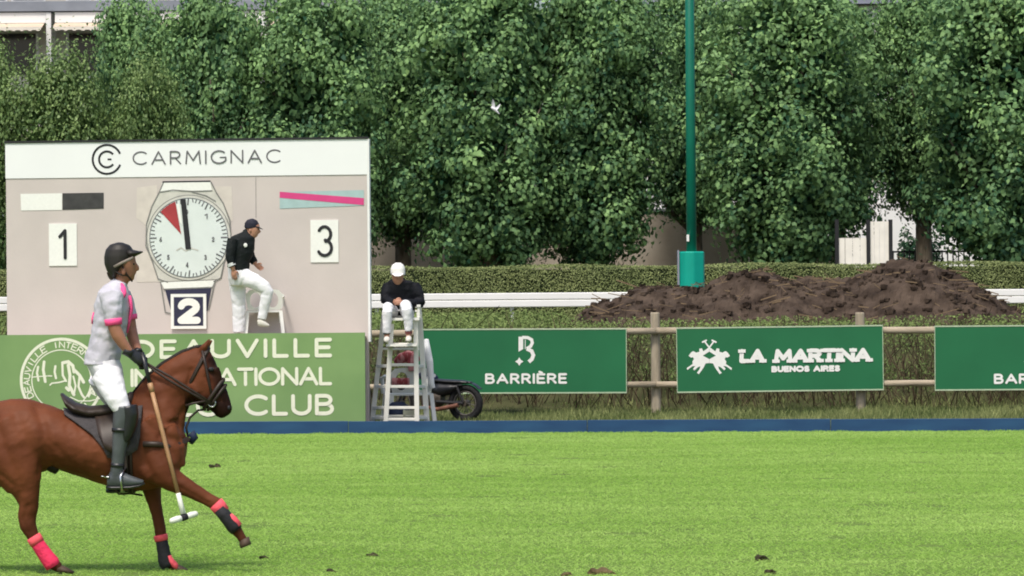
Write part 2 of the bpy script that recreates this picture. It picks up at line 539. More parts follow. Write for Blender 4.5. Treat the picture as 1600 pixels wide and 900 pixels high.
# stroke letters: width, list of polylines in a box of height 1
def _glyphs():
    g = {}
    g['A'] = (0.84, [[(0, 0), (0.42, 1), (0.84, 0)], [(0.17, 0.33), (0.67, 0.33)]])
    g['B'] = (0.64, [[(0, 0), (0, 1)], [(0, 1), (0.34, 1)] + arc(0.34, 0.765, 0.24, 0.235, 90, -90)[1:] + [(0, 0.53)], [(0.34, 0.53)] + arc(0.36, 0.265, 0.28, 0.265, 90, -90)[1:] + [(0, 0)]])
    g['C'] = (0.86, [arc(0.5, 0.5, 0.5, 0.5, 48, 312, 20)])
    g['D'] = (0.78, [[(0, 0), (0, 1)], [(0, 1), (0.3, 1)] + arc(0.3, 0.5, 0.48, 0.5, 90, -90, 14)[1:] + [(0, 0)]])
    g['E'] = (0.56, [[(0.56, 0), (0, 0), (0, 1), (0.56, 1)], [(0, 0.52), (0.5, 0.52)]])
    g['G'] = (0.92, [arc(0.5, 0.5, 0.5, 0.5, 48, 330, 20) + [(0.93, 0.46), (0.58, 0.46)]])
    g['I'] = (0.0, [[(0, 0), (0, 1)]])
    g['L'] = (0.52, [[(0, 1), (0, 0), (0.52, 0)]])
    g['M'] = (0.92, [[(0, 0), (0.08, 1), (0.46, 0.25), (0.84, 1), (0.92, 0)]])
    g['N'] = (0.74, [[(0, 0), (0, 1), (0.74, 0), (0.74, 1)]])
    g['O'] = (1.0, [arc(0.5, 0.5, 0.5, 0.5, 0, 360, 24)])
    g['P'] = (0.6, [[(0, 0), (0, 1)], [(0, 1), (0.32, 1)] + arc(0.32, 0.73, 0.28, 0.27, 90, -90)[1:] + [(0, 0.46)]])
    g['R'] = (0.64, [[(0, 0), (0, 1)], [(0, 1), (0.32, 1)] + arc(0.32, 0.74, 0.28, 0.26, 90, -90)[1:] + [(0, 0.48)], [(0.3, 0.48), (0.64, 0)]])
    g['S'] = (0.56, [arc(0.28, 0.76, 0.26, 0.24, 30, 250, 10) + arc(0.28, 0.25, 0.28, 0.26, 70, -160, 10)])
    g['T'] = (0.7, [[(0, 1), (0.7, 1)], [(0.35, 1), (0.35, 0)]])
    g['U'] = (0.7, [[(0, 1), (0, 0.34)] + arc(0.35, 0.34, 0.35, 0.34, 180, 360) + [(0.7, 1)]])
    g['V'] = (0.8, [[(0, 1), (0.4, 0), (0.8, 1)]])
    g['\u00c8'] = (0.56, [[(0.56, 0), (0, 0), (0, 1), (0.56, 1)], [(0, 0.52), (0.5, 0.52)], [(0.16, 1.3), (0.36, 1.18)]])
    g['0'] = (0.5, [arc(0.25, 0.5, 0.25, 0.5, 0, 360, 18)])
    g['1'] = (0.3, [[(0, 0.78), (0.3, 1), (0.3, 0)]])
    g['2'] = (0.56, [arc(0.28, 0.72, 0.27, 0.28, 170, -35, 12) + [(0.0, 0.0), (0.58, 0.0)]])
    g['3'] = (0.56, [arc(0.27, 0.74, 0.26, 0.26, 150, -80, 10), arc(0.27, 0.26, 0.29, 0.27, 85, -150, 12)])
    g['4'] = (0.56, [[(0.4, 0), (0.4, 1), (0, 0.3), (0.56, 0.3)]])
    g['5'] = (0.56, [[(0.5, 1), (0.08, 1), (0.04, 0.55)] + arc(0.27, 0.32, 0.29, 0.32, 120, -150, 12)])
    g['6'] = (0.56, [[(0.45, 1), (0.05, 0.42)], arc(0.28, 0.28, 0.27, 0.28, 0, 360, 18)])
    g[' '] = (0.42, [])
    return g
GL = _glyphs()

def text(mb, s, x0, x1, z0, z1, th, fn, gap=0.26, slope=0.0, slant=0.0, serif=0.0, caps=True):
    """fit a line of stroke letters into a box; each stroke a hair in front of the last"""
    h = z1 - z0 - th
    tot = sum(GL[c][0] for c in s) + gap * (len(s) - 1)
    kx = (x1 - x0 - th) / tot
    x = x0 + th / 2
    q = 0
    for c in s:
        w, st = GL[c]
        for line in st:
            pts = [(x + a * kx + slant * b * h, z0 + th / 2 + b * h + slope * (x + a * kx - x0)) for a, b in line]
            closed = len(pts) > 6 and math.hypot(pts[0][0] - pts[-1][0], pts[0][1] - pts[-1][1]) < 1e-6
            runs = [[pts[0]]]                       # a sharp corner starts a new stroke
            for k in range(1, len(pts)):
                runs[-1].append(pts[k])
                if not closed and k < len(pts) - 1:
                    d0 = Vector(pts[k]) - Vector(pts[k - 1]); d1 = Vector(pts[k + 1]) - Vector(pts[k])
                    if d0.length > 1e-9 and d1.length > 1e-9 and d0.angle(d1) > 0.9:
                        runs.append([pts[k]])
            for run in runs:
                q += 1
                d = 0.0011 * (q % 7)
                if closed:
                    ribbon(mb, run[:-1], th, lambda a, b, d=d: fn(a, b, d), closed=True)
                else:
                    ribbon(mb, run, th, lambda a, b, d=d: fn(a, b, d), caps=True)
            if serif > 0:
                for k in (0, -1):
                    px, pz = pts[k]
                    rel = (pz - z0 - slope * (px - x0)) / (z1 - z0)
                    if rel < 0.2 or rel > 0.8:
                        q += 1
                        ribbon(mb, [(px - serif, pz), (px + serif, pz)], th * 0.8, lambda a, b, d=0.0080 + 0.0011 * (q % 7): fn(a, b, d), caps=False)
        x += (w + gap) * kx

# ================================================================== THE SETTING
# ground beyond the boards: flat verge, a bank behind the fence, a raised course, gardens
PROFILE = [(-60, 0), (66, 0), (69.3, 0.02), (70.5, 0.35), (72.5, 1.0), (75, 1.34), (79, 1.42), (90, 1.30), (130, 1.35), (400, 1.5), (1800, 1.8)]

def ground_z(y):
    for (y0, z0), (y1, z1) in zip(PROFILE, PROFILE[1:]):
        if y <= y1:
            return z0 + (z1 - z0) * max(0.0, (y - y0)) / (y1 - y0)
    return PROFILE[-1][1]

BL, BR = G(0, 680), G(1600, 673.5)               # the foot of the blue boards, at the frame's edges
BDIR = (BR - BL).normalized()
BYAW = math.atan2(BDIR.y, BDIR.x)

def board_y(x):
    return BL.y + (x - BL.x) * BDIR.y / BDIR.x

mb = MB()
xs = [-1500, -60, -30, 30, 60, 1500]
mb.add([(x, -60 if j == 0 else board_y(x) + 0.02 if abs(x) < 100 else board_y(math.copysign(60, x)), 0.0) for x in xs for j in (0, 1)],
       [(2 * i, 2 * i + 2, 2 * i + 3, 2 * i + 1) for i in range(5)])
tag(mb.build('field', 'turf'), kind='structure')

mb = MB()
ys = [20, 60, 63, 66, 67.5, 69.3, 70, 70.5, 71.2, 72.5, 73.7, 75, 77, 79, 85, 90, 110, 130, 250, 400, 1000, 1800]
gx = [-1800, -200] + [-24 + 1.6 * i for i in range(31)] + [200, 1800]
rng = np.random.default_rng(3)
vs, fs = [], []
for y in ys:
    for x in gx:
        j = 0.0 if y < 69 or y > 90 or abs(x) > 30 else rng.uniform(-0.10, 0.10)
        vs.append((x, y, ground_z(y) - 0.006 + j))
nx = len(gx)
for i in range(len(ys) - 1):
    for k in range(nx - 1):
        fs.append((i * nx + k, i * nx + k + 1, (i + 1) * nx + k + 1, (i + 1) * nx + k))
mb.add(vs, fs)
tag(mb.build('ground', 'soil_ground', smooth=True), kind='structure')

# short mown grass of the playing field: blades
rng = np.random.default_rng(11)
N = 640000
yy = 27.6 + (board_y(0) - 27.4) * rng.random(N) ** 0.85
hw = 0.1334 * yy + 2.4
xx = rng.uniform(-1, 1, N) * hw
ok = yy < (BL.y + (xx - BL.x) * BDIR.y / BDIR.x) - 0.06
xx, yy = xx[ok], yy[ok]
n = len(xx)
patch = 0.5 + 0.22 * np.sin(xx * 0.7 + 2.3 * np.sin(yy * 0.31)) * np.sin(yy * 1.1 + 1.3 * np.sin(xx * 0.23)) \
    + 0.16 * np.sin(yy * 3.9 + xx * 0.5 + 2.0 * np.sin(xx * 0.9)) * np.sin(xx * 1.7 + yy * 0.4) + 0.10 * np.sin(yy * 9.0 + 3.0 * np.sin(xx * 1.3 + yy))
strk = np.zeros(n)
for q in range(260):                       # pale mown clippings lying in short streaks
    sx, sy_ = rng.uniform(-9, 9), rng.uniform(28, 58); sl_ = rng.uniform(0.15, 0.9)
    strk = np.maximum(strk, (np.abs(yy - sy_ - 0.1 * np.sin(xx * 3 + q)) < rng.uniform(0.03, 0.09)) & (np.abs(xx - sx) < sl_))
tint = np.clip(patch * 0.7 + rng.normal(0.07, 0.09, n) + (rng.random(n) < 0.02) * 0.4 + strk * rng.uniform(0.1, 0.6, n), 0, 1)
keep = np.ones(n, bool)
for q in range(90):
    sx, sy_ = rng.uniform(-8.5, 8.5), 28.2 + 29 * rng.random() ** 1.5
    e = ((xx - sx) / rng.uniform(0.06, 0.22)) ** 2 + ((yy - sy_) / rng.uniform(0.10, 0.35)) ** 2
    keep &= ~((e < 1) & (rng.random(n) < 0.85))
tint = np.clip(tint + 0.10 * np.sin(yy * 0.55 + 0.4) + 0.08 * np.sin(xx * 0.35 - yy * 0.2), 0, 1)
xx, yy, tint, patch = xx[keep], yy[keep], tint[keep], patch[keep]
n = len(xx)
hgt = rng.uniform(0.008, 0.021, n) * (0.85 + 0.3 * patch)
wid = rng.uniform(0.004, 0.009, n)
ang = rng.uniform(0, 2 * PI, n)
lean = rng.uniform(0.8, 1.9, n) * hgt * 2.0
la = rng.uniform(0, 2 * PI, n)
v = np.empty((n, 3, 3))
dx, dy = np.cos(ang) * wid, np.sin(ang) * wid
v[:, 0] = np.stack([xx - dx, yy - dy, np.zeros(n)], 1)
v[:, 1] = np.stack([xx + dx, yy + dy, np.zeros(n)], 1)
v[:, 2] = np.stack([xx + np.cos(la) * lean, yy + np.sin(la) * lean, hgt], 1)
me = fast_mesh('field_grass', v.reshape(-1, 3), 3, tint)
tag(new_obj('field_grass', me, 'blade'), 'short mown bright green grass of the polo field', 'grass', kind='stuff')

rng = np.random.default_rng(14)
N = 5000
xx = rng.uniform(-10.5, 10.5, N); yy = BL.y + (xx - BL.x) * BDIR.y / BDIR.x - 0.03 - rng.random(N) * 0.12
hgt = rng.uniform(0.012, 0.045, N) * (0.65 + 0.35 * np.sin(xx * 3.1) * np.sin(xx * 1.13 + 2) + 0.3 * np.sin(xx * 11.0) * np.sin(xx * 4.7)); wid = rng.uniform(0.004, 0.009, N)
v = np.empty((N, 3, 3)); lx_ = rng.normal(0, 0.5, N) * hgt
v[:, 0] = np.stack([xx - wid, yy, np.zeros(N)], 1); v[:, 1] = np.stack([xx + wid, yy, np.zeros(N)], 1); v[:, 2] = np.stack([xx + lx_, yy + rng.normal(0, 0.01, N), hgt], 1)
tag(new_obj('edge_grass', fast_mesh('edge_grass', v.reshape(-1, 3), 3, rng.random(N) * 0.7), 'blade'), 'longer uncut grass along the foot of the blue boards', 'grass', kind='stuff')

# taller, rougher grass between the boards and the fence
rng = np.random.default_rng(12)
N = 60000
xx = rng.uniform(-12.5, 12.5, N)
yy = board_y(0) + 1.4 + rng.random(N) * 9.6
ok = ~((xx < -2.0) & (yy < 62.2))
xx, yy = xx[ok], yy[ok]
n = len(xx)
zz = np.array([ground_z(t) for t in yy])
patch = 0.5 + 0.35 * np.sin(xx * 1.9 + yy) * np.sin(yy * 1.7 - xx * 0.6)
tint = np.clip(patch + rng.normal(0, 0.2, n), 0, 1)
hgt = rng.uniform(0.05, 0.15, n) * (0.4 + patch)
wid = rng.uniform(0.006, 0.014, n)
ang = rng.uniform(0, 2 * PI, n); la = rng.uniform(0, 2 * PI, n)
lean = rng.uniform(0.2, 0.9, n) * hgt
v = np.empty((n, 3, 3))
dx, dy = np.cos(ang) * wid, np.sin(ang) * wid
v[:, 0] = np.stack([xx - dx, yy - dy, zz - 0.02], 1)
v[:, 1] = np.stack([xx + dx, yy + dy, zz - 0.02], 1)
v[:, 2] = np.stack([xx + np.cos(la) * lean, yy + np.sin(la) * lean, zz + hgt], 1)
me = fast_mesh('verge_grass', v.reshape(-1, 3), 3, tint)
tag(new_obj('verge_grass', me, 'verge_grass'), 'rough green grass on the strip below the fence', 'grass', kind='stuff')

# weeds and brambles on the bank behind the fence
rng = np.random.default_rng(13)
cs, ns, sz, tn = [], [], [], []
for i in range(1150):
    x = rng.uniform(-13, 13); y = 70.0 + 14.3 * rng.random() ** 1.35
    z = ground_z(y)
    h = rng.uniform(0.25, 0.75) * (1.0 if y < 74.5 else 0.75)
    h = min(h, 2.08 - 17.5 * y / 6000 - z + rng.uniform(-0.10, 0.0))
    if 1.2 < x < 10.6:
        h = min(h, max(0.10, 2.08 - rng.uniform(30, 46) * y / 6000 - z))
    m = int(rng.integers(45, 120))
    q = rng.normal(size=(m, 3)) * np.array([0.30, 0.22, 0.0])
    q[:, 2] = rng.random(m) ** 0.8 * h
    cs.append(q + np.array([x, y, z]))
    ns.append(rng.normal(size=(m, 3)) * 0.7 + np.array([0, -0.5, 0.6]))
    sz.append(rng.uniform(0.035, 0.085, m))
    low = 0.20 if y < 71.5 else 0.40  # leaves close behind the fence darker: shade there put into the tint
    tn.append(np.clip(low + rng.normal(0, 0.12) + q[:, 2] / h * 0.25 + rng.normal(0, 0.14, m), 0, 1))
cs, ns, sz, tn = map(np.concatenate, (cs, ns, sz, tn))
me = fast_mesh('weeds', leaf_verts(cs, ns, sz, rng, 0.45), 4, tn)
tag(new_obj('weeds', me, 'weed'), 'tangled green weeds growing over the bank behind the fence', 'weeds', kind='stuff')
# dry stems and twigs among them
N = 4200
xx = rng.uniform(-13, 13, N); yy = 69.4 + 8.0 * rng.random(N) ** 1.6
zz = np.array([ground_z(t) for t in yy]) - 0.05
hgt = rng.uniform(0.2, 0.9, N) * np.where(yy < 72.5, 1.1, 0.35)
lx = rng.normal(0, 0.35, N) * hgt * 1.3; ly = rng.normal(0, 0.3, N) * hgt
wd = rng.uniform(0.004, 0.012, N)
v = np.empty((N, 4, 3))
v[:, 0] = np.stack([xx - wd, yy, zz], 1)
v[:, 1] = np.stack([xx + wd, yy, zz], 1)
v[:, 2] = np.stack([xx + lx + wd * 0.6, yy + ly, zz + hgt], 1)
v[:, 3] = np.stack([xx + lx - wd * 0.6, yy + ly, zz + hgt], 1)
me = fast_mesh('brambles', v.reshape(-1, 3), 4, rng.random(N) ** 1.6)
tag(new_obj('brambles', me, 'twig'), 'dry brown bramble stems and twigs behind the fence', 'brambles', kind='stuff')

# ------------------------------------------------------------------ blue sideboards along the field
joints = [-190, 180, 555, 929, 1305, 1690]
lab = ['blue sideboard plank behind the horse, leftmost along the field edge',
       'blue sideboard plank below the lettered olive panel, under the word CLUB',
       'blue sideboard plank in front of the white ladder chair and motorbike',
       'blue sideboard plank below the sign with two white horsemen',
       'blue sideboard plank at the right edge of the field']
for i in range(5):
    def bx(u):
        a = BL.x + (BR.x - BL.x) * u / 1600.0
        return a
    xa, xb = bx(joints[i]) + 0.004, bx(joints[i + 1]) - 0.004
    ln = (xb - xa) / math.cos(BYAW)
    t = thing('sideboard', lab[i], 'sideboard', (xa, board_y(xa), 0), BYAW, 'blue boards edging the field')
    hgt = PX(19.6, 59.0) + (0.004 if i % 2 else 0)
    m = MB(); m.box(0, ln, -0.02, 0.02, -0.02, hgt); o = m.build('plank', 'blue_board', t)
    bv = o.modifiers.new('b', 'BEVEL'); bv.width = 0.006; bv.segments = 2
    for k in range(3):
        s = 0.35 + k * (ln - 0.7) / 2
        m = MB(); m.box(s - 0.02, s + 0.02, 0.02, 0.05, -0.05, hgt * 0.8); m.build('peg', 'post_wood', t)

# ================================================================== SCOREBOARD
SB_Y = 61.75
SF = Frame((P(10, 400, SB_Y).x, SB_Y, 0.0), BYAW)
x0, _ = SF.pix(10, 370); x1, _ = SF.pix(574, 370)
_, ztop = SF.pix(292, 220.5); _, zhead = SF.pix(292, 276)
sb = thing('scoreboard', 'large beige scoreboard with white header and painted wristwatch clock', 'scoreboard', SF.o, BYAW)
LEDGE = -1.15                                    # local y of the front of the lettered panel
zpan = SF.pix(290, 521.5, LEDGE)[1]              # top of the lettered panel
m = MB(); m.box(x0, x1, 0.0, 0.10, 0.0, zhead); m.build('main_panel', 'beige_board', sb)
m = MB(); m.box(x0 - 0.005, x1 + 0.005, -0.012, 0.11, zhead + 0.002, ztop); hd = m.build('header_panel', 'white_board', sb)
m = MB(); m.box(x0 - 0.02, x1 + 0.02, -0.03, 0.13, ztop + 0.002, ztop + 0.035); m.build('top_trim', 'print_black', sb)
xe = SF.pix(578, 370)[0]
m = MB(); m.box(x1 + 0.004, xe, -0.015, 0.12, SF.pix(575, 534)[1], ztop - 0.002); m.build('side_post', 'white_paint', sb)
for k in range(4):
    s = x0 + 0.2 + k * (x1 - x0 - 0.4) / 3
    m = MB(); m.bar((s, 0.16, 0), (s, 0.16, ztop - 0.1), 0.1, 0.1); m.build('post', 'post_wood', sb)
    m = MB(); m.bar((s, 0.20, ztop * 0.7), (s, 1.5, 0.02), 0.08, 0.08); m.build('brace', 'post_wood', sb)
# platform the man stands on
zplat = zpan - 0.07
m = MB(); m.box(x0 - 0.6, x1 - 0.02, LEDGE + 0.06, -0.02, zplat - 0.05, zplat); m.build('platform', 'post_wood', sb)

def fsb(yo):
    return lambda a, b, d=0.0: (a, -yo - d, b)

def poly_px(pts, yo):
    return [SF.pix(u, v, -yo) for u, v in pts]

def paint(name, pts, material, yo, parent=sb):
    m = MB(); m.prism(poly_px(pts, yo), lambda a, b, d: (a, -yo + d, b), 0.0015)
    return m.build(name, material, parent)

# header lettering and logo
m = MB()
tx0 = SF.pix(207, 247, -0.016)[0]; tx1 = SF.pix(439, 247, -0.016)[0]
zb = SF.pix(207, 258, -0.016)[1]; zt = SF.pix(207, 236.5, -0.016)[1]
slope_roll = math.tan(R(0.15))
text(m, 'CARMIGNAC', tx0, tx1, zb, zt, 0.024, fsb(0.016), gap=0.36, slope=slope_roll)
m.build('lettering', 'print_grey', hd)
cx, cz = SF.pix(167, 249, -0.016); r = PX(22.5, SB_Y)
m = MB()
ribbon(m, arc(cx, cz, r, r, 22, 338, 40), 0.034, fsb(0.016), caps=False)
ribbon(m, arc(cx, cz, r * 0.55, r * 0.55, 38, 322, 30), 0.034, fsb(0.016), caps=False)
ribbon(m, [(cx + r * 0.05, cz), (cx + r * 0.32, cz)], 0.028, fsb(0.0165), caps=False)
m.build('logo', 'print_black', hd)
# team colour swatches
paint('swatch_white', [(32, 303), (97, 302), (97, 328), (33, 329)], 'print_white', 0.006)
paint('swatch_black', [(97.6, 302), (162, 301), (162, 326), (97.6, 328)], 'print_soft', 0.006)
paint('swatch_teal', [(437, 300), (568.5, 297), (569, 321), (437, 326)], 'swatch_teal', 0.006)
paint('swatch_stripe', [(437, 299.5), (568.5, 309.5), (568.5, 320.5), (437, 309)], 'swatch_pink', 0.009)
# old patches of paint round the watch
paint('paint_patch', [(214, 293), (245, 289), (247, 340), (228, 352), (213, 340)], 'pale_patch', 0.004)
paint('paint_patch', [(212, 395), (232, 392), (262, 440), (214, 441)], 'pale_patch', 0.004)
paint('paint_patch', [(330, 291), (362, 291), (364, 345), (350, 350), (330, 310)], 'pale_patch', 0.004)
paint('panel_seam', [(399.3, 276.5), (400.0, 276.5), (400.4, 340), (399.7, 340)], 'watch_line', 0.004)
# the painted wristwatch
paint('watch_case', [(250, 296), (255, 285), (330, 284), (338, 300), (349, 318), (360, 345), (361, 380), (350, 405), (345, 436), (248, 440),
                     (238, 408), (228, 385), (228, 350), (236, 325)], 'watch_case', 0.008)
paint('strap', [(253, 285.6), (328.5, 284.4), (331, 297.5), (250, 299.5)], 'print_white', 0.012)
paint('strap_edge', [(254, 283.2), (329, 282), (329, 284.2), (253.5, 285.4)], 'print_black', 0.014)
paint('lower_strap', [(251, 441), (336, 438), (331, 449), (257, 452)], 'print_white', 0.012)
paint('lower_strap_block', [(258, 453), (330, 450), (324, 486), (268, 489)], 'print_navy', 0.012)
for pl in ([(255, 286), (249, 300), (237, 323), (229, 350), (228, 384), (238, 408), (247, 436), (262, 441)], [(330, 285), (338, 301), (349, 318), (359, 344), (361, 380), (351, 405), (345, 434), (334, 440)],
           [(251, 300), (270, 297), (300, 299), (331, 298)], [(300, 300), (322, 306), (336, 314)], [(251, 441), (258, 486)], [(336, 439), (326, 484)], [(256, 452), (331, 449)], [(258, 488), (268, 490)]):
    m = MB(); ribbon(m, [SF.pix(u, v, -0.0135) for u, v in pl], 0.020, fsb(0.0135)); m.build('outline_stroke', 'watch_line', sb)
dcx, dcz = SF.pix(295, 371.5, -0.014)
dr = PX(62.5, SB_Y)
def disc(name, r0, material, yo):
    m = MB(); m.prism(arc(dcx, dcz, r0, r0, 0, 354, 59), lambda a, b, d: (a, -yo + d, b), 0.0015)
    return m.build(name, material, sb)
disc('bezel', dr * 1.07, 'watch_line', 0.012)
disc('bezel_inner', dr * 1.05, 'watch_case', 0.015)
disc('dial', dr, 'dial', 0.018)
m = MB()
ribbon(m, arc(dcx, dcz, dr * 0.985, dr * 0.985, 0, 354, 59), 0.012, fsb(0.0215), closed=True)
rr = random.Random(5)
for k in range(60):
    a = R(k * 6)
    ln = 0.16 if k % 5 == 0 else rr.uniform(0.08, 0.12)
    p0 = (dcx + math.cos(a) * dr * 0.97, dcz + math.sin(a) * dr * 0.97)
    p1 = (dcx + math.cos(a + rr.uniform(-.03, .03)) * dr * (0.97 - ln), dcz + math.sin(a) * dr * (0.97 - ln))
    ribbon(m, [p0, p1], 0.016 if k % 5 else 0.022, fsb(0.0225), caps=False)
m.build('tick_marks', 'print_grey', sb)
m = MB()
for ch, u, v, hh in (('0', 292, 331, 9), ('1', 322, 338, 10), ('2', 333, 374, 9), ('3', 321, 402, 9), ('4', 292.5, 414, 10), ('5', 263, 402, 9), ('6', 251, 374, 9)):
    a, b = SF.pix(u, v, -0.0225)
    h = PX(hh, SB_Y) / 2 * 0.85
    m = MB(); text(m, ch, a - h * 0.55, a + h * 0.55, b - h, b + h, 0.016, fsb(0.0225)); m.build('numeral', 'print_grey', sb)
m = MB()
ribbon(m, [SF.pix(276, 391, -0.0225), SF.pix(283, 387, -0.0225), SF.pix(290, 392, -0.0225), SF.pix(300, 388, -0.0225), SF.pix(309, 391, -0.0225)], 0.02, fsb(0.0225))
m.build('maker_mark', 'watch_case', sb)
a0 = math.degrees(math.atan2(SF.pix(250, 330, -0.02)[1] - dcz, SF.pix(250, 330, -0.02)[0] - dcx))
wedge = [SF.pix(283, 366, -0.0215)] + arc(dcx, dcz, dr * 0.96, dr * 0.96, a0, 110, 8)
m = MB(); m.prism(wedge, lambda a, b, d: (a, -0.0245 + d, b), 0.0015); m.build('red_sector', 'print_red', sb)
paint('white_sliver', [(275.5, 318), (280, 319), (285, 352), (281, 347)], 'print_white', 0.0275)
paint('clock_hand', [(282, 311), (290, 311), (298.5, 389), (290, 390)], 'print_black', 0.0305)

# number cards hung on the scoreboard
def card(u0, v0, u1, v1, digit, label, dark=False):
    ux, _ = SF.pix((u0 + u1) / 2, v1, -0.05)
    xa, za = SF.pix(u0, v1, -0.05); xb, zb2 = SF.pix(u1, v0, -0.05)
    base = SF.w(((xa + xb) / 2, 0, za))
    t = thing('number_card', label, 'number card', base, BYAW, 'number cards on the scoreboard')
    w, h = (xb - xa) / 2, zb2 - za
    ya = -0.046 if dark else -0.016
    m = MB(); m.box(-w, w, ya, -0.0005 if not dark else -0.0335, 0, h); m.build('board', 'print_white', t)
    if dark:
        m = MB(); b = 0.05; m.prism([(-w + b, b), (w - b, b), (w - b, h - b), (-w + b, h - b)], lambda a, c, d: (a, ya - 0.004 + d, c), 0.002); m.build('dark_field', 'print_navy', t)
    m = MB(); fn = lambda a, c, d=0.0: (a, ya - 0.008 - d, c)
    if digit == '1':
        text(m, '1', -w * 0.32, w * 0.28, h * 0.15, h * 0.87, 0.052, fn, caps=False)
    elif digit == '3':
        text(m, '3', -w * 0.56, w * 0.62, h * 0.13, h * 0.88, 0.05, fn, caps=False)
    else:
        text(m, '2', -w * 0.62, w * 0.66, h * 0.14, h * 0.88, 0.115, fn, caps=False)
    m.build('digit', 'print_white' if dark else 'print_black', t)
    for s in (-1, 1):
        m = MB(); m.bar((s * w * 0.8, -0.033 if dark else -0.004, h * 0.9), (s * w * 0.8, -0.001, h * 0.9), 0.012, 0.012); m.build('hook', 'iron', t)
card(76, 349, 119, 415.5, '1', 'white card with black number 1 below the white and black swatch')
card(485, 343.5, 528, 410, '3', 'white card with black number 3 below the pink striped swatch')
card(267, 459, 322, 514, '2', 'dark card with bold white number 2 in a white border below the clock', True)

# lettered olive panel in front of the scoreboard
lx1 = SF.pix(570.5, 590, LEDGE)[0]; lx0 = x0 - 1.1
lp = thing('club_panel', 'olive green panel reading DEAUVILLE INTERNATIONAL POLO CLUB below the scoreboard', 'sign', SF.w((0, LEDGE, 0)), BYAW)
m = MB(); m.box(lx0, lx1, 0, 0.04, 0.0, zpan); pan = m.build('panel', 'olive_board', lp)
for k in range(4):
    s = lx0 + 0.3 + k * (lx1 - lx0 - 0.6) / 3
    m = MB(); m.bar((s, 0.08, 0), (s, 0.08, zpan - 0.1), 0.07, 0.07); m.build('stake', 'post_wood', lp)
def lpx(u, v):
    return SF.pix(u, v, LEDGE - 0.003)
fl = lambda a, b, d=0.0: (a, -0.003 - d, b)
sl = math.tan(R(0.55 - 0.1))
for s, ua, ub, va, vb, th in (('DEAUVILLE', 207, 519, 561.5, 531, 0.060), ('INTERNATIONAL', 204, 519, 605, 576, 0.052), ('POLO', 204, 346, 652, 619, 0.058), ('CLUB', 382, 522, 650, 616.5, 0.060)):
    m = MB()
    xa, za = lpx(ua, va); xb, zz2 = lpx(ub, va)
    zt = lpx(ua, vb)[1]
    text(m, s, xa, xb, za, zt, th, fl, gap=0.36 if s == 'DEAUVILLE' else 0.2 if s == 'INTERNATIONAL' else 0.3, slope=0.004)
    m.build('lettering', 'print_cream', lp)
ecx, ecz = lpx(96, 594); er = PX(64, SB_Y - 1.15)
em = MB()
ribbon(em, arc(ecx, ecz, er, er, 0, 355, 71), 0.045, fl, closed=True)
ribbon(em, arc(ecx, ecz, er * 0.735, er * 0.735, 0, 355, 71), 0.018, fl, closed=True)
ring_txt = 'DEAUVILLE INTERNATIONAL POLO CLUB '
for i, ch in enumerate(ring_txt):
    a = R(205 - i * 360 / len(ring_txt))
    w, st = GL[ch]
    hh = er * 0.145
    ww = er * 0.125 / max(0.3, w) * w if ch != 'I' else 0
    ux, uz = math.sin(a), -math.cos(a)          # along the ring, clockwise
    vx, vz = math.cos(a), math.sin(a)
    for q, line in enumerate(st):
        pts = []
        for ga, gb in line:
            la_ = (ga / w - 0.5) * ww if w > 0 else 0
            lb_ = er * 0.79 + gb * hh
            pts.append((ecx + vx * lb_ + ux * la_, ecz + vz * lb_ + uz * la_))
        ribbon(em, pts, 0.019, lambda aa, bb, q=q: fl(aa, bb, 0.0012 * (q + 1)), caps=False)
def estroke(pts, th, d=0.0):
    ribbon(em, [lpx(u * 0.1778, 510 + v * 0.1778) for u, v in pts], th, lambda a, b: fl(a, b, d))
estroke([(335, 355), (325, 410), (338, 475)], 0.035)
estroke([(388, 312), (380, 380), (398, 485)], 0.045)
estroke([(487, 350), (480, 400), (492, 455)], 0.036)
estroke([(290, 445), (350, 440), (415, 436)], 0.018, 0.001)
estroke([(425, 435), (455, 436)], 0.02, 0.001)
estroke([(440, 515), (455, 500), (520, 492), (575, 478)], 0.024, 0.0005)
estroke([(550, 320), (600, 310), (640, 345), (650, 400)], 0.05)
estroke([(548, 330), (552, 430), (580, 480)], 0.036, 0.0012)
estroke([(600, 340), (615, 430), (610, 520), (650, 600)], 0.05, 0.0018)
estroke([(650, 380), (700, 430), (735, 490)], 0.05, 0.0024)
estroke([(700, 440), (690, 530), (720, 600), (740, 625)], 0.036, 0.003)
estroke([(645, 440), (665, 520), (650, 600)], 0.03, 0.0036)
estroke([(585, 540), (605, 560)], 0.05, 0.0042)
estroke([(620, 622), (690, 655), (790, 655), (885, 632)], 0.018, 0.0048)
estroke([(770, 610), (810, 540), (830, 590)], 0.03, 0.001)
em.build('emblem', 'print_cream', lp)

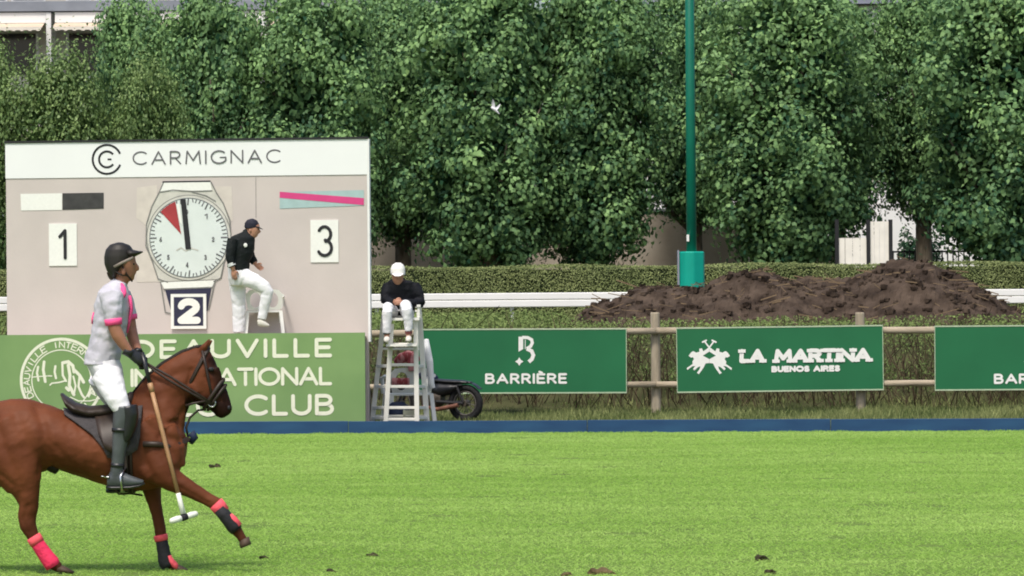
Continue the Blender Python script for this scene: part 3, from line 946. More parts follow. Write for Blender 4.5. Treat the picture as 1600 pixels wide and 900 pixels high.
# ================================================================== FENCE AND SIGNS
FY = 68.0
fence = thing('rail_fence', 'weathered wooden post and rail fence carrying the green signs', 'fence', (P(1025, 640, FY + 0.13).x, FY + 0.13, 0))
foff = Vector(fence['o'])
rr = random.Random(8)
posts = [(545, 512, 0), (705, 524, 0), (1025, 488, 1), (1345, 488, 1), (1665, 488, 1)]
for u, vt, big in posts:
    a = P(u, 640, FY + 0.13); zt = P(u, vt, FY + 0.13).z
    m = MB(); m.tube([(a.x, FY + 0.13, -0.1), (a.x + 0.004, FY + 0.13, zt * 0.5), (a.x - 0.006, FY + 0.13, zt - 0.02), (a.x - 0.006, FY + 0.13, zt)], [0.088, 0.084, 0.082, 0.07], 12)
    m.build('post', 'post_wood', fence, foff, smooth=False)
us = [420, 545, 705, 1025, 1345, 1665, 1790]
for k in range(len(us) - 1):
    for v0, rad in ((519.5, 0.062), (603, 0.056)):
        a = P(us[k], v0 + (800 - us[k]) * 0.0079 + rr.uniform(-1, 1), FY - 0.012); b = P(us[k + 1], v0 + (800 - us[k + 1]) * 0.0079 + rr.uniform(-1, 1), FY - 0.012)
        a.x += 0.005; b.x -= 0.005
        mid = (a + b) / 2 + Vector((0, 0, rr.uniform(-0.012, 0.01)))
        m = MB(); m.tube([a, a.lerp(mid, 0.5) + Vector((0, 0, rr.uniform(-.006, .006))), mid, b.lerp(mid, 0.5), b], [rad * 0.97, rad, rad * 1.03, rad, rad * 0.95], 12)
        m.build('rail', 'timber', fence, foff, smooth=True)

def sign(u0, u1, vtl, vtr, h_px, label):
    Y = FY - 0.10
    a = P(u0, vtl, Y); b = P(u1, vtr, Y)
    tilt = -math.atan2(b.z - a.z, b.x - a.x)
    ln = (b - a).length; h = PX(h_px, Y)
    bot = a + Matrix.Rotation(tilt, 3, 'Y') @ Vector((0, 0, -h))
    t = thing('advertising_sign', label, 'sign', bot, 0.0, 'green advertising signs on the fence', tilt)
    f = Frame(bot, 0.0, tilt)
    m = MB(); m.box(0.012, ln - 0.012, 0.0, 0.02, 0.012, h - 0.012); m.build('panel', 'sign_green', t)
    for q, (xa, xb, za, zb2) in enumerate(((0, ln, h - 0.0115, h + 0.012), (0, ln, -0.012, 0.0115), (0, 0.0115, 0.012, h - 0.012), (ln - 0.0115, ln, 0.012, h - 0.012))):
        m = MB(); m.box(xa, xb, -0.006, 0.024, za, zb2); m.build('edge_strip', 'sign_edge', t)
    return t, f, h, ln
fs_ = lambda a, b, d=0.0: (a, -0.004 - d, b)

def barriere(t, f, shift):
    px = lambda u, v: f.pix(u + shift, v, -0.003)
    m = MB()
    xa, za = px(758, 600); xb, zt = px(886, 583)
    text(m, 'BARRI\u00c8RE', xa, xb, za, zt, 0.040, fs_, gap=0.34)
    m.build('lettering', 'print_white', t)
    m = MB()
    z8 = lambda x, y: px(560 + x * 0.275, 500 + y * 0.275)
    m.sheet([z8(910, 95), z8(936, 95), z8(936, 165), z8(910, 180)], lambda a, b: fs_(a, b))
    ribbon(m, [z8(930, 99), z8(962, 100), z8(984, 112), z8(988, 130), z8(978, 150), z8(956, 163)], 0.055, lambda a, b: fs_(a, b, 0.0006), caps=False)
    ribbon(m, [z8(956, 163), z8(984, 176), z8(994, 200), z8(986, 222), z8(968, 238)], 0.065, lambda a, b: fs_(a, b, 0.0012), caps=False)
    ribbon(m, [z8(948, 112), z8(948, 165)], 0.012, lambda a, b: fs_(a, b, 0.0018), caps=False)
    star = []
    for k in range(8):
        ang = PI / 4 * k; rad = 24 if k % 2 == 0 else 13
        star.append(z8(914 + rad * math.cos(ang), 236 + rad * math.sin(ang)))
    m.sheet(star, lambda a, b: fs_(a, b, 0.0024))
    m.build('logo', 'print_white', t)

t, f, h, ln = sign(653, 979, 515.0, 513.8, 99.5, 'green sign reading BARRI\u00c8RE between the ladder chair and the next post')
barriere(t, f, 0)
t, f, h, ln = sign(1056.5, 1379.5, 513.0, 508.6, 100, 'green sign with two white horsemen reading LA MARTINA')
q4 = lambda x, y: f.pix(1040 + x * 0.225, 490 + y * 0.225, -0.003)
half = [(303, 232), (262, 262), (252, 241), (234, 244), (234, 265), (212, 271), (192, 260), (176, 270), (160, 294), (178, 306), (190, 302), (197, 316), (186, 332),
        (188, 350), (147, 378), (150, 392), (186, 366), (206, 364), (190, 384), (200, 394), (226, 371), (242, 366), (236, 386), (217, 412), (232, 420), (263, 376),
        (278, 346), (303, 343), (303, 316), (258, 292), (303, 264)]
m = MB()
m.sheet([q4(x, y) for x, y in half], lambda a, b: fs_(a, b))
m.sheet([q4(607 - x, y) for x, y in half][::-1], lambda a, b: fs_(a, b, 0.0004))
for s in (1, -1):
    mx_ = lambda x: x if s == 1 else 606 - x
    ribbon(m, [q4(mx_(312), 248), q4(mx_(270), 192)], 0.026, lambda a, b: fs_(a, b, 0.001 + 0.0004 * s))
    ribbon(m, [q4(mx_(257), 198), q4(mx_(282), 186)], 0.03, lambda a, b: fs_(a, b, 0.002 + 0.0004 * s))
m.build('horsemen_logo', 'print_white', t)
m = MB()
for wd, xa, xb in (('LA', 500, 702), ('MARTINA', 740, 1440)):
    m = MB(); a0_ = q4(xa, 345); a1_ = q4(xb, 345); zt = q4(xa, 246)[1]
    text(m, wd, a0_[0] + 0.03, a1_[0] - 0.03, a0_[1], zt, 0.074, fs_, gap=0.22, serif=0.066, slant=0.06, caps=False)
    m.build('lettering', 'print_white', t)
a0_ = q4(735, 408); a1_ = q4(1212, 408); zt = q4(735, 364)[1]
wd_ = a1_[0] - a0_[0]
for wrd, s0, s1 in (('BUENOS', 0, 0.555), ('AIRES', 0.61, 1.0)):
    m = MB(); text(m, wrd, a0_[0] + wd_ * s0, a0_[0] + wd_ * s1, a0_[1], zt, 0.036, fs_, gap=0.34); m.build('small_lettering', 'print_white', t)
t, f, h, ln = sign(1460, 1790, 510.0, 507.5, 99.5, 'green sign at the right edge reading BAR, cut off by the frame')
barriere(t, f, 1552 - 757)

# ================================================================== WHITE RUNNING RAIL, HEAP OF SOIL, POLE
RY = 85.0
rail = thing('running_rail', 'white double running rail of the racecourse in front of the hedge', 'railing', (0, RY, ground_z(RY)))
ro = Vector(rail['o'])
for va, vb in ((457.8, 468.4), (469.0, 480.0)):
    z0, z1 = P(800, vb, RY).z, P(800, va, RY).z
    m = MB(); m.box(-18, 18, RY - 0.04, RY + 0.04, z0, z1)
    o = m.build('rail', 'rail_white', rail, ro)
    bv = o.modifiers.new('b', 'BEVEL'); bv.width = 0.02; bv.segments = 3
for k in range(13):
    x = -18 + k * 3.0
    m = MB(); m.tube([(x, RY + 0.09, ground_z(RY) - 0.1), (x, RY + 0.09, P(800, 462, RY).z)], 0.04, 8); m.build('post', 'rail_white', rail, ro)

ridge = [(893, 506), (905, 495), (940, 473), (990, 458), (1040, 451), (1085, 450), (1120, 440), (1165, 428), (1200, 431), (1240, 441), (1290, 446), (1330, 440), (1370, 425),
         (1410, 414), (1450, 416), (1490, 431), (1530, 454), (1560, 474), (1590, 492), (1605, 506)]
HY = 78.6
rng = np.random.default_rng(21)
from mathutils import noise as mnoise
nu, nv_ = 190, 60
vs, fs = [], []
pr = [P(u, v, HY) for u, v in ridge]
px_ = [p.x for p in pr]; pz_ = [p.z for p in pr]
for i in range(nu + 1):
    x = px_[0] + (px_[-1] - px_[0]) * i / nu
    top = float(np.interp(x, px_, pz_)) + 0.0
    for j in range(nv_ + 1):
        s = -1 + 2 * j / nv_
        y = HY + s * 2.9
        g = ground_z(y)
        k = max(0.0, 1 - abs(s) ** 1.8)
        z = g - 0.08 + (top - g + 0.08) * k
        nn = mnoise.fractal(Vector((x * 1.3, y * 1.3, 0.3)), 1.0, 2.0, 5) * 0.16 + abs(mnoise.noise(Vector((x * 5, y * 5, 2)))) * 0.09
        vs.append((x + rng.uniform(-.015, .015), y + rng.uniform(-.02, .02), z + nn * min(1, k * 3)))
for i in range(nu):
    for j in range(nv_):
        a = i * (nv_ + 1) + j
        fs.append((a, a + nv_ + 1, a + nv_ + 2, a + 1))
hp = thing('soil_heap', 'long heap of dark brown dug soil with two humps behind the fence', 'soil heap', (P(1250, 480, HY).x, HY, 1.40))
ho = Vector(hp['o'])
mb = MB(); mb.add(vs, fs); mb.build('heap', 'soil', hp, ho, fix=False)
heap_v = np.array(vs)
# clods and roots lying on the heap
cv, cf = [], []
mb = MB()
for k in range(900):
    p = heap_v[rng.integers(0, len(heap_v))]
    if p[1] > HY + 0.8: continue
    s = rng.uniform(0.025, 0.09)
    pts = []
    for dz in (-0.6, 0.6):
        for a in range(5):
            t_ = a * 1.2566 + rng.uniform(-.3, .3)
            pts.append((p[0] + math.cos(t_) * s * rng.uniform(.6, 1.2), p[1] + math.sin(t_) * s, p[2] + s * 0.3 + dz * s * rng.uniform(.5, 1.0)))
    mb.add(pts, [(4, 3, 2, 1, 0), (5, 6, 7, 8, 9)] + [(a, (a + 1) % 5, 5 + (a + 1) % 5, 5 + a) for a in range(5)])
tag(mb.build('clods', 'soil', hp, ho, fix=False), kind='stuff')
N = 420
idx = rng.integers(0, len(heap_v), N)
p = heap_v[idx]; p = p[p[:, 1] < HY + 0.6]; N = len(p)
d = rng.normal(size=(N, 3)) * np.array([0.22, 0.12, 0.07]); w = rng.uniform(0.006, 0.014, N)
v = np.empty((N, 4, 3))
up = np.array([0, 0, 1.0])
v[:, 0] = p + up * 0.03; v[:, 1] = p + d + up * 0.05; v[:, 2] = p + d + up * (0.05 + w[:, None] * 2); v[:, 3] = p + up * (0.03 + w[:, None] * 2)
me = fast_mesh('roots', v.reshape(-1, 3) - np.array(ho), 4)
tag(new_obj('roots', me, 'straw', hp), kind='stuff')

PY = 80.3
pb = P(1081, 452, PY)
pole = thing('pole', 'tall green pole rising behind the soil heap in front of the trees', 'pole', (pb.x, PY, ground_z(PY)))
po = Vector(pole['o'])
m = MB(); m.tube([(pb.x, PY, ground_z(PY) - 0.1), (pb.x, PY, 6.0), (pb.x, PY, 13.0)], [PX(8.4, PY), PX(7.4, PY), PX(6.2, PY)], 20); m.build('mast', 'teal_paint', pole, po, smooth=True)
zp = P(1081, 393, PY).z
r_ = PX(21, PY)
m = MB()
oct_ = [(r_ * math.cos(R(a)), r_ * math.sin(R(a))) for a in (12, 60, 102, 150, 192, 236, 262, 278, 330)]
m.prism(oct_, lambda a, b, d: (pb.x + a, PY + b, zp - d), zp - ground_z(PY) + 0.05)
pad = m.build('padding', 'teal_pad', pole, po)
bv = pad.modifiers.new('b', 'BEVEL'); bv.width = 0.03; bv.segments = 3
m = MB(); m.box(pb.x - r_ * 1.06, pb.x - r_ * 0.93, PY - 0.12, PY + 0.1, zp - 0.75, zp + 0.03); m.build('padding_flap', 'slab_grey', pole, po)
c = P(1074, 372, PY)
m = MB(); m.box(c.x - 0.02, c.x + 0.03, PY - 0.16, PY - 0.05, c.z - 0.07, c.z + 0.07); m.build('junction_tag', 'print_white', pole, po)

# ================================================================== HEDGE, WALL, GATE, IRON FENCE
HGY = 92.0
zt = P(800, 417, HGY).z
hx0, hx1 = -18.0, 18.0
hg = thing('clipped_hedge', 'long low clipped hedge behind the white running rail', 'hedge', (0, HGY, ground_z(HGY)))
hoff = Vector(hg['o'])
m = MB(); m.box(hx0, hx1, HGY + 0.08, HGY + 1.1, ground_z(HGY) - 0.05, zt - 0.07); m.build('core_box', 'hedge_core', hg, hoff)  # solid dark box filling the hedge behind its leaves
rng = np.random.default_rng(31)
n1, n2 = 110000, 36000
c1 = np.stack([rng.uniform(hx0, hx1, n1), HGY + rng.normal(0, 0.022, n1), ground_z(HGY) + rng.random(n1) * (zt - ground_z(HGY))], 1)
c1[:, 1] += 0.05 * np.sin(c1[:, 0] * 2.1) + 0.04 * np.sin(c1[:, 0] * 5.3 + c1[:, 2] * 3)
c2 = np.stack([rng.uniform(hx0, hx1, n2), HGY + rng.random(n2) * 1.15, zt + rng.normal(0, 0.016, n2)], 1)
c2[:, 2] += 0.03 * np.sin(c2[:, 0] * 1.3)
nr = np.concatenate([rng.normal(size=(n1, 3)) * 0.6 + np.array([0, -1, 0.3]), rng.normal(size=(n2, 3)) * 0.6 + np.array([0, 0, 1.0])])
cc = np.concatenate([c1, c2])
tn = np.clip(0.40 + 0.22 * np.sin(cc[:, 0] * 0.8) * np.sin(cc[:, 0] * 2.3 + cc[:, 2] * 2) + rng.normal(0, 0.13, len(cc)), 0, 1)
me = fast_mesh('leaves', leaf_verts(cc, nr, rng.uniform(0.028, 0.055, len(cc)), rng) - np.array(hoff), 4, tn)
tag(new_obj('foliage', me, 'hedge_leaf', hg), kind='stuff')

WY = 114.0
gz = ground_z(WY)
def wx(u): return P(u, 400, WY).x
wall = thing('garden_wall', 'pale plastered garden wall showing between the tree trunks behind the hedge', 'wall', (wx(900), WY, gz))
wo_ = Vector(wall['o'])
m = MB(); m.box(wx(-120), wx(1170), WY, WY + 0.25, gz - 0.05, P(1100, 330, WY).z); m.build('plaster', 'garden_wall', wall, wo_)
m = MB(); m.box(wx(-120), wx(1170), WY - 0.05, WY + 0.30, P(1100, 330, WY).z + 0.002, P(1100, 326, WY).z); m.build('coping', 'slab_grey', wall, wo_)
m = MB(); m.box(wx(1171), wx(1306), WY + 0.02, WY + 0.25, gz - 0.05, P(1200, 392, WY).z); m.build('low_section', 'garden_wall', wall, wo_)
GTY = 101.2
def gxx(u): return P(u, 400, GTY).x
gz_keep = gz
gz = ground_z(GTY)
gate = thing('gate', 'tall cream white panelled gate below the trees at the right', 'gate', (gxx(1350), GTY, gz))
go = Vector(gate['o'])
for ua, ub, vt in ((1309, 1356, 372), (1358, 1391, 346)):
    xa, xb, z1 = gxx(ua), gxx(ub), P(ua, vt, GTY).z
    n = 4
    for k in range(n):
        a = xa + (xb - xa) * k / n; b = xa + (xb - xa) * (k + 1) / n
        m = MB(); m.box(a + 0.006, b - 0.006, GTY + 0.05, GTY + 0.09, gz + 0.05, z1); m.build('plank', 'gate_white', gate, go)
for u in (1308, 1357, 1392):
    m = MB(); m.box(gxx(u) - 0.05, gxx(u) + 0.05, GTY, GTY + 0.12, gz, P(u, 343, GTY).z); m.build('post', 'iron', gate, go)
gz = gz_keep
irn = thing('iron_railing', 'dark iron bar railing beside the cream gate', 'railing', (wx(1500), WY, gz))
io = Vector(irn['o'])
zt_ = P(1500, 391, WY).z
u = 1396
while u < 1660:
    m = MB(); m.box(wx(u) - 0.018, wx(u) + 0.018, WY + 0.04, WY + 0.08, gz, zt_ + (0.05 if int(u) % 2 else 0)); m.build('bar', 'iron', irn, io)
    u += 8.5
for vv in (394, 424):
    z = P(1500, vv, WY).z
    m = MB(); m.box(wx(1393), wx(1664), WY + 0.085, WY + 0.11, z, z + 0.05); m.build('cross_bar', 'iron', irn, io)

rng = np.random.default_rng(77)
for ub, vt, wpx, lab_ in ((1432, 346, 105, 'dark rounded evergreen bush behind the iron railing beside the gate'), (1600, 372, 110, 'dark evergreen bush behind the iron railing at the right edge')):
    BY = WY + 2.0
    bb = P(ub, 400, BY); hh = P(ub, vt, BY).z - gz; rw = PX(wpx, BY) / 2
    bt = thing('evergreen_bush', lab_, 'bush', (bb.x, BY, gz))
    n = 5200
    dd = rng.normal(size=(n, 3)); dd /= np.linalg.norm(dd, axis=1, keepdims=True); dd[:, 2] = np.abs(dd[:, 2])
    cc = dd * np.array([rw, rw * 0.8, hh]) * (rng.random(n) ** 0.25 * (0.94 + 0.1 * np.sin(7 * dd[:, 0] + 5 * dd[:, 2])))[:, None]
    tag(new_obj('foliage', fast_mesh('bush_leaves', leaf_verts(cc, dd + rng.normal(size=(n, 3)) * 0.5, rng.uniform(0.09, 0.15, n), rng), 4, np.clip(rng.normal(0.1, 0.1, n), 0, 1)), 'leaf', bt), kind='stuff')
    m = MB(); m.tube([(0, 0, -0.05), (0.02, 0, hh * 0.4), (0, 0, hh * 0.8)], [0.08, 0.06, 0.02], 8); m.build('stem', 'bark', bt)

# ================================================================== BUILDINGS BEHIND THE TREES
def apartment():
    Y = 128.0
    X = lambda u: P(u, 200, Y).x
    Z = lambda v: P(400, v - 3.1, Y).z
    x0, x1 = X(-260), X(735)
    t = thing('apartment_building', 'cream apartment building with grey slabs and awnings behind the left trees', 'building', (X(200), Y, 1.35))
    o = Vector(t['o'])
    m = MB(); m.box(x0, x1, Y, Y + 9, 1.2, Z(-160)); m.build('wall', 'facade', t, o)
    for v1, v0 in ((8, 23), (175, 190), (-130, -116)):
        m = MB(); m.box(x0 - 0.3, x1 + 0.3, Y - 1.5, Y + 9.1, Z(v0), Z(v1)); m.build('floor_slab', 'slab_grey', t, o)
    m = MB(); m.box(x0 - 0.3, x1 + 0.3, Y - 0.5, Y + 9.2, Z(-162), Z(-170)); m.build('roof', 'slate', t, o)
    bays = [(-250, -120), (-110, 88), (95, 250), (258, 420), (430, 590), (596, 730)]
    for a, b in bays:
        xa, xb = X(a), X(b)
        for base in (25, 192):
            m = MB(); m.box(xa, xb - 0.15, Y - 1.42, Y - 1.34, Z(base + 16), Z(base)); m.build('fascia', 'facade_white', t, o)
            # awning with a scalloped valance
            m = MB()
            za, zb = Z(base + 16.5), Z(base + 24)
            m.add([(xa, Y - 1.40, za), (xb - 0.2, Y - 1.40, za), (xb - 0.2, Y - 2.0, zb), (xa, Y - 2.0, zb)], [(0, 1, 2, 3)])
            aw = m.build('awning', 'awning', t, o)
            ns = int((xb - xa) / 0.28)
            m = MB()
            out = [(xa, zb)]
            for k in range(ns):
                a0 = xa + (xb - 0.2 - xa) * k / ns; a1 = xa + (xb - 0.2 - xa) * (k + 1) / ns
                for q in range(1, 5):
                    s = q / 5
                    out.append((a0 + (a1 - a0) * s, zb - 0.05 - 0.09 * math.sin(PI * s)))
            out.append((xb - 0.2, zb))
            m.prism(out, lambda p, q, d: (p, Y - 2.0 - 0.01 + d, q), 0.012); m.build('valance', 'awning_pale', aw, o)
            # deep glazed opening
            m = MB(); m.box(xa + 0.25, xb - 0.6, Y - 0.03, Y + 0.02, Z(base + 92), Z(base + 28)); w = m.build('glazing', 'glass_dark', t, o)
            for q in range(3):
                s = xa + 0.25 + (xb - 0.85 - xa) * q / 2
                m = MB(); m.box(s - 0.05, s + 0.05, Y - 0.08, Y - 0.032, Z(base + 92), Z(base + 28)); m.build('mullion', 'facade_white', w, o)
            m = MB(); m.box(xb - 0.14, xb + 0.02, Y - 1.44, Y - 0.01, Z(base + 148), Z(base)); m.build('party_wall', 'facade_white', t, o)
        # upper windows
        for q in range(3):
            s0 = xa + 0.2 + (xb - xa - 0.4) * q / 3; s1 = s0 + (xb - xa - 0.4) / 3 - 0.12
            m = MB(); m.box(s0, s1, Y - 0.03, Y + 0.02, Z(6), Z(-50)); w = m.build('window', 'facade_white', t, o)
            m = MB(); m.box(s0 + 0.08, s1 - 0.08, Y - 0.06, Y - 0.032, Z(0), Z(-44)); m.build('pane', 'glass_dark', w, o)
apartment()

def house():
    Y = 124.0
    X = lambda u: P(u, 200, Y).x
    Z = lambda v: P(1250, v, Y).z
    x0, x1 = X(1010), X(1700)
    t = thing('white_house', 'white rendered house with slate roof glimpsed through the right trees', 'house', (X(1300), Y, 1.35))
    o = Vector(t['o'])
    m = MB(); m.box(x0, x1, Y, Y + 8, 1.2, Z(9)); m.build('wall', 'facade_white', t, o)
    m = MB()
    m.add([(x0 - .4, Y - .45, Z(8)), (x1 + .4, Y - .45, Z(8)), (x1 + .4, Y + 8.4, Z(8)), (x0 - .4, Y + 8.4, Z(8)), (x0 + 2, Y + 4, Z(-120)), (x1 - 2, Y + 4, Z(-120))],
          [(0, 1, 5, 4), (1, 2, 5), (2, 3, 4, 5), (3, 0, 4), (3, 2, 1, 0)])
    rf = m.build('roof', 'slate', t, o)
    m = MB(); m.box(X(1180), X(1215), Y + 2.5, Y + 3.3, Z(-60), Z(-170)); m.build('chimney', 'facade', rf, o)
    for u in (1060, 1150, 1250, 1340, 1490, 1580):
        for va, vb in ((60, 130), (215, 285)):
            m = MB(); m.box(X(u), X(u + 42), Y - 0.04, Y + 0.02, Z(vb), Z(va)); w = m.build('window', 'gate_white', t, o)
            m = MB(); m.box(X(u + 4), X(u + 38), Y - 0.06, Y - 0.042, Z(vb - 4), Z(va + 4)); m.build('pane', 'glass_dark', w, o)
house()

# ================================================================== TREES
def crown_mesh(name, seed, H, Rx, Ry, clumps, per, leaf, sprout=0.0):
    """leaves in clumps through the outer part of a tall crown; z from 0 (its lowest) to H"""
    rng = np.random.default_rng(seed)
    ph = rng.uniform(0, 6.28, 6)
    def rad(th, s):
        p = 2.7
        base = np.maximum(0.02, 1 - np.abs(2 * s - 1.0) ** p) ** (1 / p)
        low = np.where(s < 0.22, 0.80 + 0.9 * s, 1.0)
        lob = 1 - 0.34 * np.abs(np.sin(2.0 * th + ph[0] + 0.8 * np.sin(3 * s + ph[1]))) ** 4 + 0.09 * np.sin(5 * th + ph[2] + 6 * s) + 0.08 * np.sin(9 * s + ph[3] + 2 * th)
        return base * low * lob
    th = rng.uniform(0, 2 * PI, clumps)
    s = rng.random(clumps) * 1.0
    k = rng.uniform(0.60, 1.09, clumps)
    r = rad(th, s) * k
    cx, cy, cz = np.cos(th) * r * Rx, np.sin(th) * r * Ry, s * H
    tone = rng.normal(0, 0.13, clumps)
    size = rng.uniform(0.7, 1.25, clumps)
    idx = np.repeat(np.arange(clumps), per)
    n = len(idx)
    off = rng.normal(size=(n, 3)) * np.array([0.29, 0.29, 0.30 + sprout]) * size[idx][:, None]
    c = np.stack([cx[idx], cy[idx], cz[idx]], 1) + off
    out = np.stack([np.cos(th)[idx] * 1.0, np.sin(th)[idx] * 1.0, np.full(n, 0.45)], 1)
    nrm = out * 0.35 + rng.normal(size=(n, 3)) * 0.38 + off * 2.8 + np.array([0, 0, 0.2])
    sz = rng.uniform(0.75, 1.25, n) * leaf
    tint = np.clip(0.30 + tone[idx] + 0.24 * c[:, 2] / H + rng.normal(0, 0.17, n), 0.0, 1.0)  # tint lightens with height: skylight on the crown top put into the colour
    # larger, darker inner leaves, added to keep gaps in the crown dark
    m = int(clumps * per * 0.30)
    th2 = rng.uniform(0, 2 * PI, m); s2 = rng.uniform(0.06, 0.95, m); k2 = rng.uniform(0.1, 0.75, m)
    r2 = rad(th2, s2) * k2
    c2 = np.stack([np.cos(th2) * r2 * Rx, np.sin(th2) * r2 * Ry, s2 * H], 1)
    c = np.concatenate([c, c2]); nrm = np.concatenate([nrm, rng.normal(size=(m, 3))])
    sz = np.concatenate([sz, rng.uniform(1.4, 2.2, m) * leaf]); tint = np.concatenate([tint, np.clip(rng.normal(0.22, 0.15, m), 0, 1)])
    return fast_mesh(name, leaf_verts(c, nrm, sz, rng, 0.8), 4, tint)

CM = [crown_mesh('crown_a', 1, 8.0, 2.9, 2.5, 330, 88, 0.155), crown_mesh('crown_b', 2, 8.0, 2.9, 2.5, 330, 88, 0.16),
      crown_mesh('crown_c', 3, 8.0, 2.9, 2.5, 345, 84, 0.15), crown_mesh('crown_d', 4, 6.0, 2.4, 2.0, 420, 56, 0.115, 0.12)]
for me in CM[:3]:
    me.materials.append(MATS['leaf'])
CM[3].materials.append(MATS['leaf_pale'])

def tree(u, Y, vtop, vbot, wpx, var, label, rz=0.0, trunk=0.26):
    b = P(u, 420, Y); gz_ = ground_z(Y)
    zt, zb = P(u, vtop, Y).z, P(u, vbot, Y).z
    t = thing('lime_tree', label, 'tree', (b.x, Y, gz_), 0.0, 'trees in the row behind the hedge')
    H = 6.0 if var == 3 else 8.0
    Rx = 2.4 if var == 3 else 2.9
    sc = PX(wpx, Y) / (2 * Rx)
    me = CM[var]
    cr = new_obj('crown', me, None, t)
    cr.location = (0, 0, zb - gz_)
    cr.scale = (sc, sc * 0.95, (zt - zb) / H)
    cr.rotation_euler = (0, 0, rz)
    rr = random.Random(int(u) + 7)
    h = (zt - gz_)
    m = MB()
    m.tube([(0, 0, -0.1), (0.01, 0, 0.25), (rr.uniform(-.06, .06), 0.0, h * 0.28), (rr.uniform(-.15, .15), rr.uniform(-.1, .1), h * 0.6), (rr.uniform(-.2, .2), 0, h * 0.88)],
           [trunk * 1.35, trunk, trunk * 0.85, trunk * 0.5, trunk * 0.12], 12)
    for k in range(9):
        a = rr.uniform(0, 6.28); z0 = h * rr.uniform(0.25, 0.6); ln = PX(wpx, Y) * 0.36 * rr.uniform(0.7, 1.0)
        m.tube([(0, 0, z0), (math.cos(a) * ln * 0.5, math.sin(a) * ln * 0.5, z0 + ln * 0.45), (math.cos(a) * ln, math.sin(a) * ln, z0 + ln * 1.2)], [trunk * 0.42, trunk * 0.26, trunk * 0.06], 7)
    m.build('trunk', 'bark', t, smooth=True)
    return t

tree(768, 104.5, -26, 426, 300, 0, 'tall lime tree behind the first hedge stretch right of the ladder chair', 0.4)
tree(935, 105.5, -18, 408, 268, 1, 'tall lime tree directly left of the green pole', 1.9)
tree(1232, 104.5, -26, 416, 322, 2, 'broad lime tree directly right of the green pole', 0.9)
tree(1572, 104.0, -30, 418, 318, 1, 'lime tree at the right edge of the picture', 4.1)
tree(1445, 111.0, -12, 330, 215, 0, 'lime tree set back in shade between the gate and the right edge', 2.2, 0.27)
tree(1310, 110.0, 12, 345, 190, 1, 'lime tree set back behind the cream gate', 5.2, 0.25)
tree(1085, 111.0, -6, 335, 220, 2, 'lime tree set back directly behind the green pole', 3.0)
tree(630, 110.5, -8, 362, 220, 1, 'lime tree set back above the man in the white cap', 0.2)
tree(495, 105.0, -8, 440, 265, 2, 'lime tree behind the right half of the scoreboard', 2.6)
tree(335, 105.5, 2, 440, 225, 0, 'lime tree behind the middle of the scoreboard', 5.5)
tree(215, 107.0, 12, 440, 190, 1, 'lime tree behind the left half of the scoreboard', 1.2)
tree(95, 101.5, 100, 470, 190, 3, 'shorter pale leafed tree behind the left half of the scoreboard', 0.5, 0.15)
tree(-25, 102.0, 92, 470, 190, 3, 'shorter pale leafed tree at the left edge of the picture', 2.5, 0.15)
tree(235, 102.0, 115, 470, 150, 3, 'shorter pale leafed tree behind the header lettering of the scoreboard', 3.9, 0.14)
tree(-150, 105.0, 30, 440, 230, 2, 'lime tree just beyond the left edge of the picture', 0.7)
tree(-330, 105.5, -10, 430, 270, 0, 'lime tree farthest left, well beyond the left edge of the picture', 2.9)
tree(1740, 106.0, -20, 420, 330, 2, 'lime tree just beyond the right edge of the picture', 3.3)

# ================================================================== WHITE PLASTIC CHAIRS
def plastic_chair(loc, yaw, label, k=1.0):
    """x across, y forward (seat front at +y), backrest at -y"""
    t = thing('plastic_chair', label, 'chair', loc, yaw)
    w, sh, bh, dp = 0.27 * k, 0.40 * k, 0.72 * k, 0.22 * k
    m = MB()
    m.prism([(-w, -dp), (w, -dp), (w * 1.02, dp * 0.7), (w * 0.8, dp * 1.15), (-w * 0.8, dp * 1.15), (-w * 1.02, dp * 0.7)], lambda a, b, d: (a, b, sh - d), 0.03)
    o = m.build('seat', 'plastic_white', t)
    # backrest: plate with two oval openings, made of four pieces
    m = MB()
    zb, zt = sh + 0.01, bh
    zc = (zb + zt) / 2 - 0.01
    rx, rz = w * 0.30, (zt - zb) * 0.36
    fn = lambda a, b, d: (a, -dp - 0.10 * k * (b - sh) / bh + d, b)
    for s in (-1, 1):
        cx = s * w * 0.48
        top = [(s * w, zc), (s * w, zt - 0.07 * k), (s * w * 0.8, zt - 0.015), (s * w * 0.4, zt), (0, zt + 0.005), (0, zc)]
        m.prism(top + [(cx - s * rx * math.cos(R(a)), zc + rz * math.sin(R(a))) for a in range(0, 181, 15)], fn, 0.025)
        low = [(0, zc), (0, zb), (s * w * 0.9, zb), (s * w, zc)]
        m.prism(low + [(cx + s * rx * math.cos(R(a)), zc - rz * math.sin(R(a))) for a in range(0, 181, 15)], fn, 0.025)
    m.build('backrest', 'plastic_white', t)
    for sx in (-1, 1):
        for sy in (-1, 1):
            m = MB()
            m.bar((sx * w * 0.92, sy * dp * 0.9, sh - 0.02), (sx * w * 1.05, sy * dp * 1.15, 0.0), 0.05 * k, 0.045 * k, (0, 1, 0))
            m.build('leg', 'plastic_white', t)
        m = MB()
        m.tube([(sx * w * 1.02, -dp - 0.03, sh + 0.22 * k), (sx * w * 1.1, 0, sh + 0.21 * k), (sx * w * 1.1, dp * 0.8, sh + 0.19 * k), (sx * w * 1.02, dp * 1.0, sh)], 0.024 * k, 8)
        m.build('armrest', 'plastic_white', t)
    return t

cp = P(409, 510, 61.0)
plastic_chair((cp.x + 0.03, 61.04, zplat), 0.10, 'white plastic chair with oval back openings on the scoreboard ledge', 1.06)

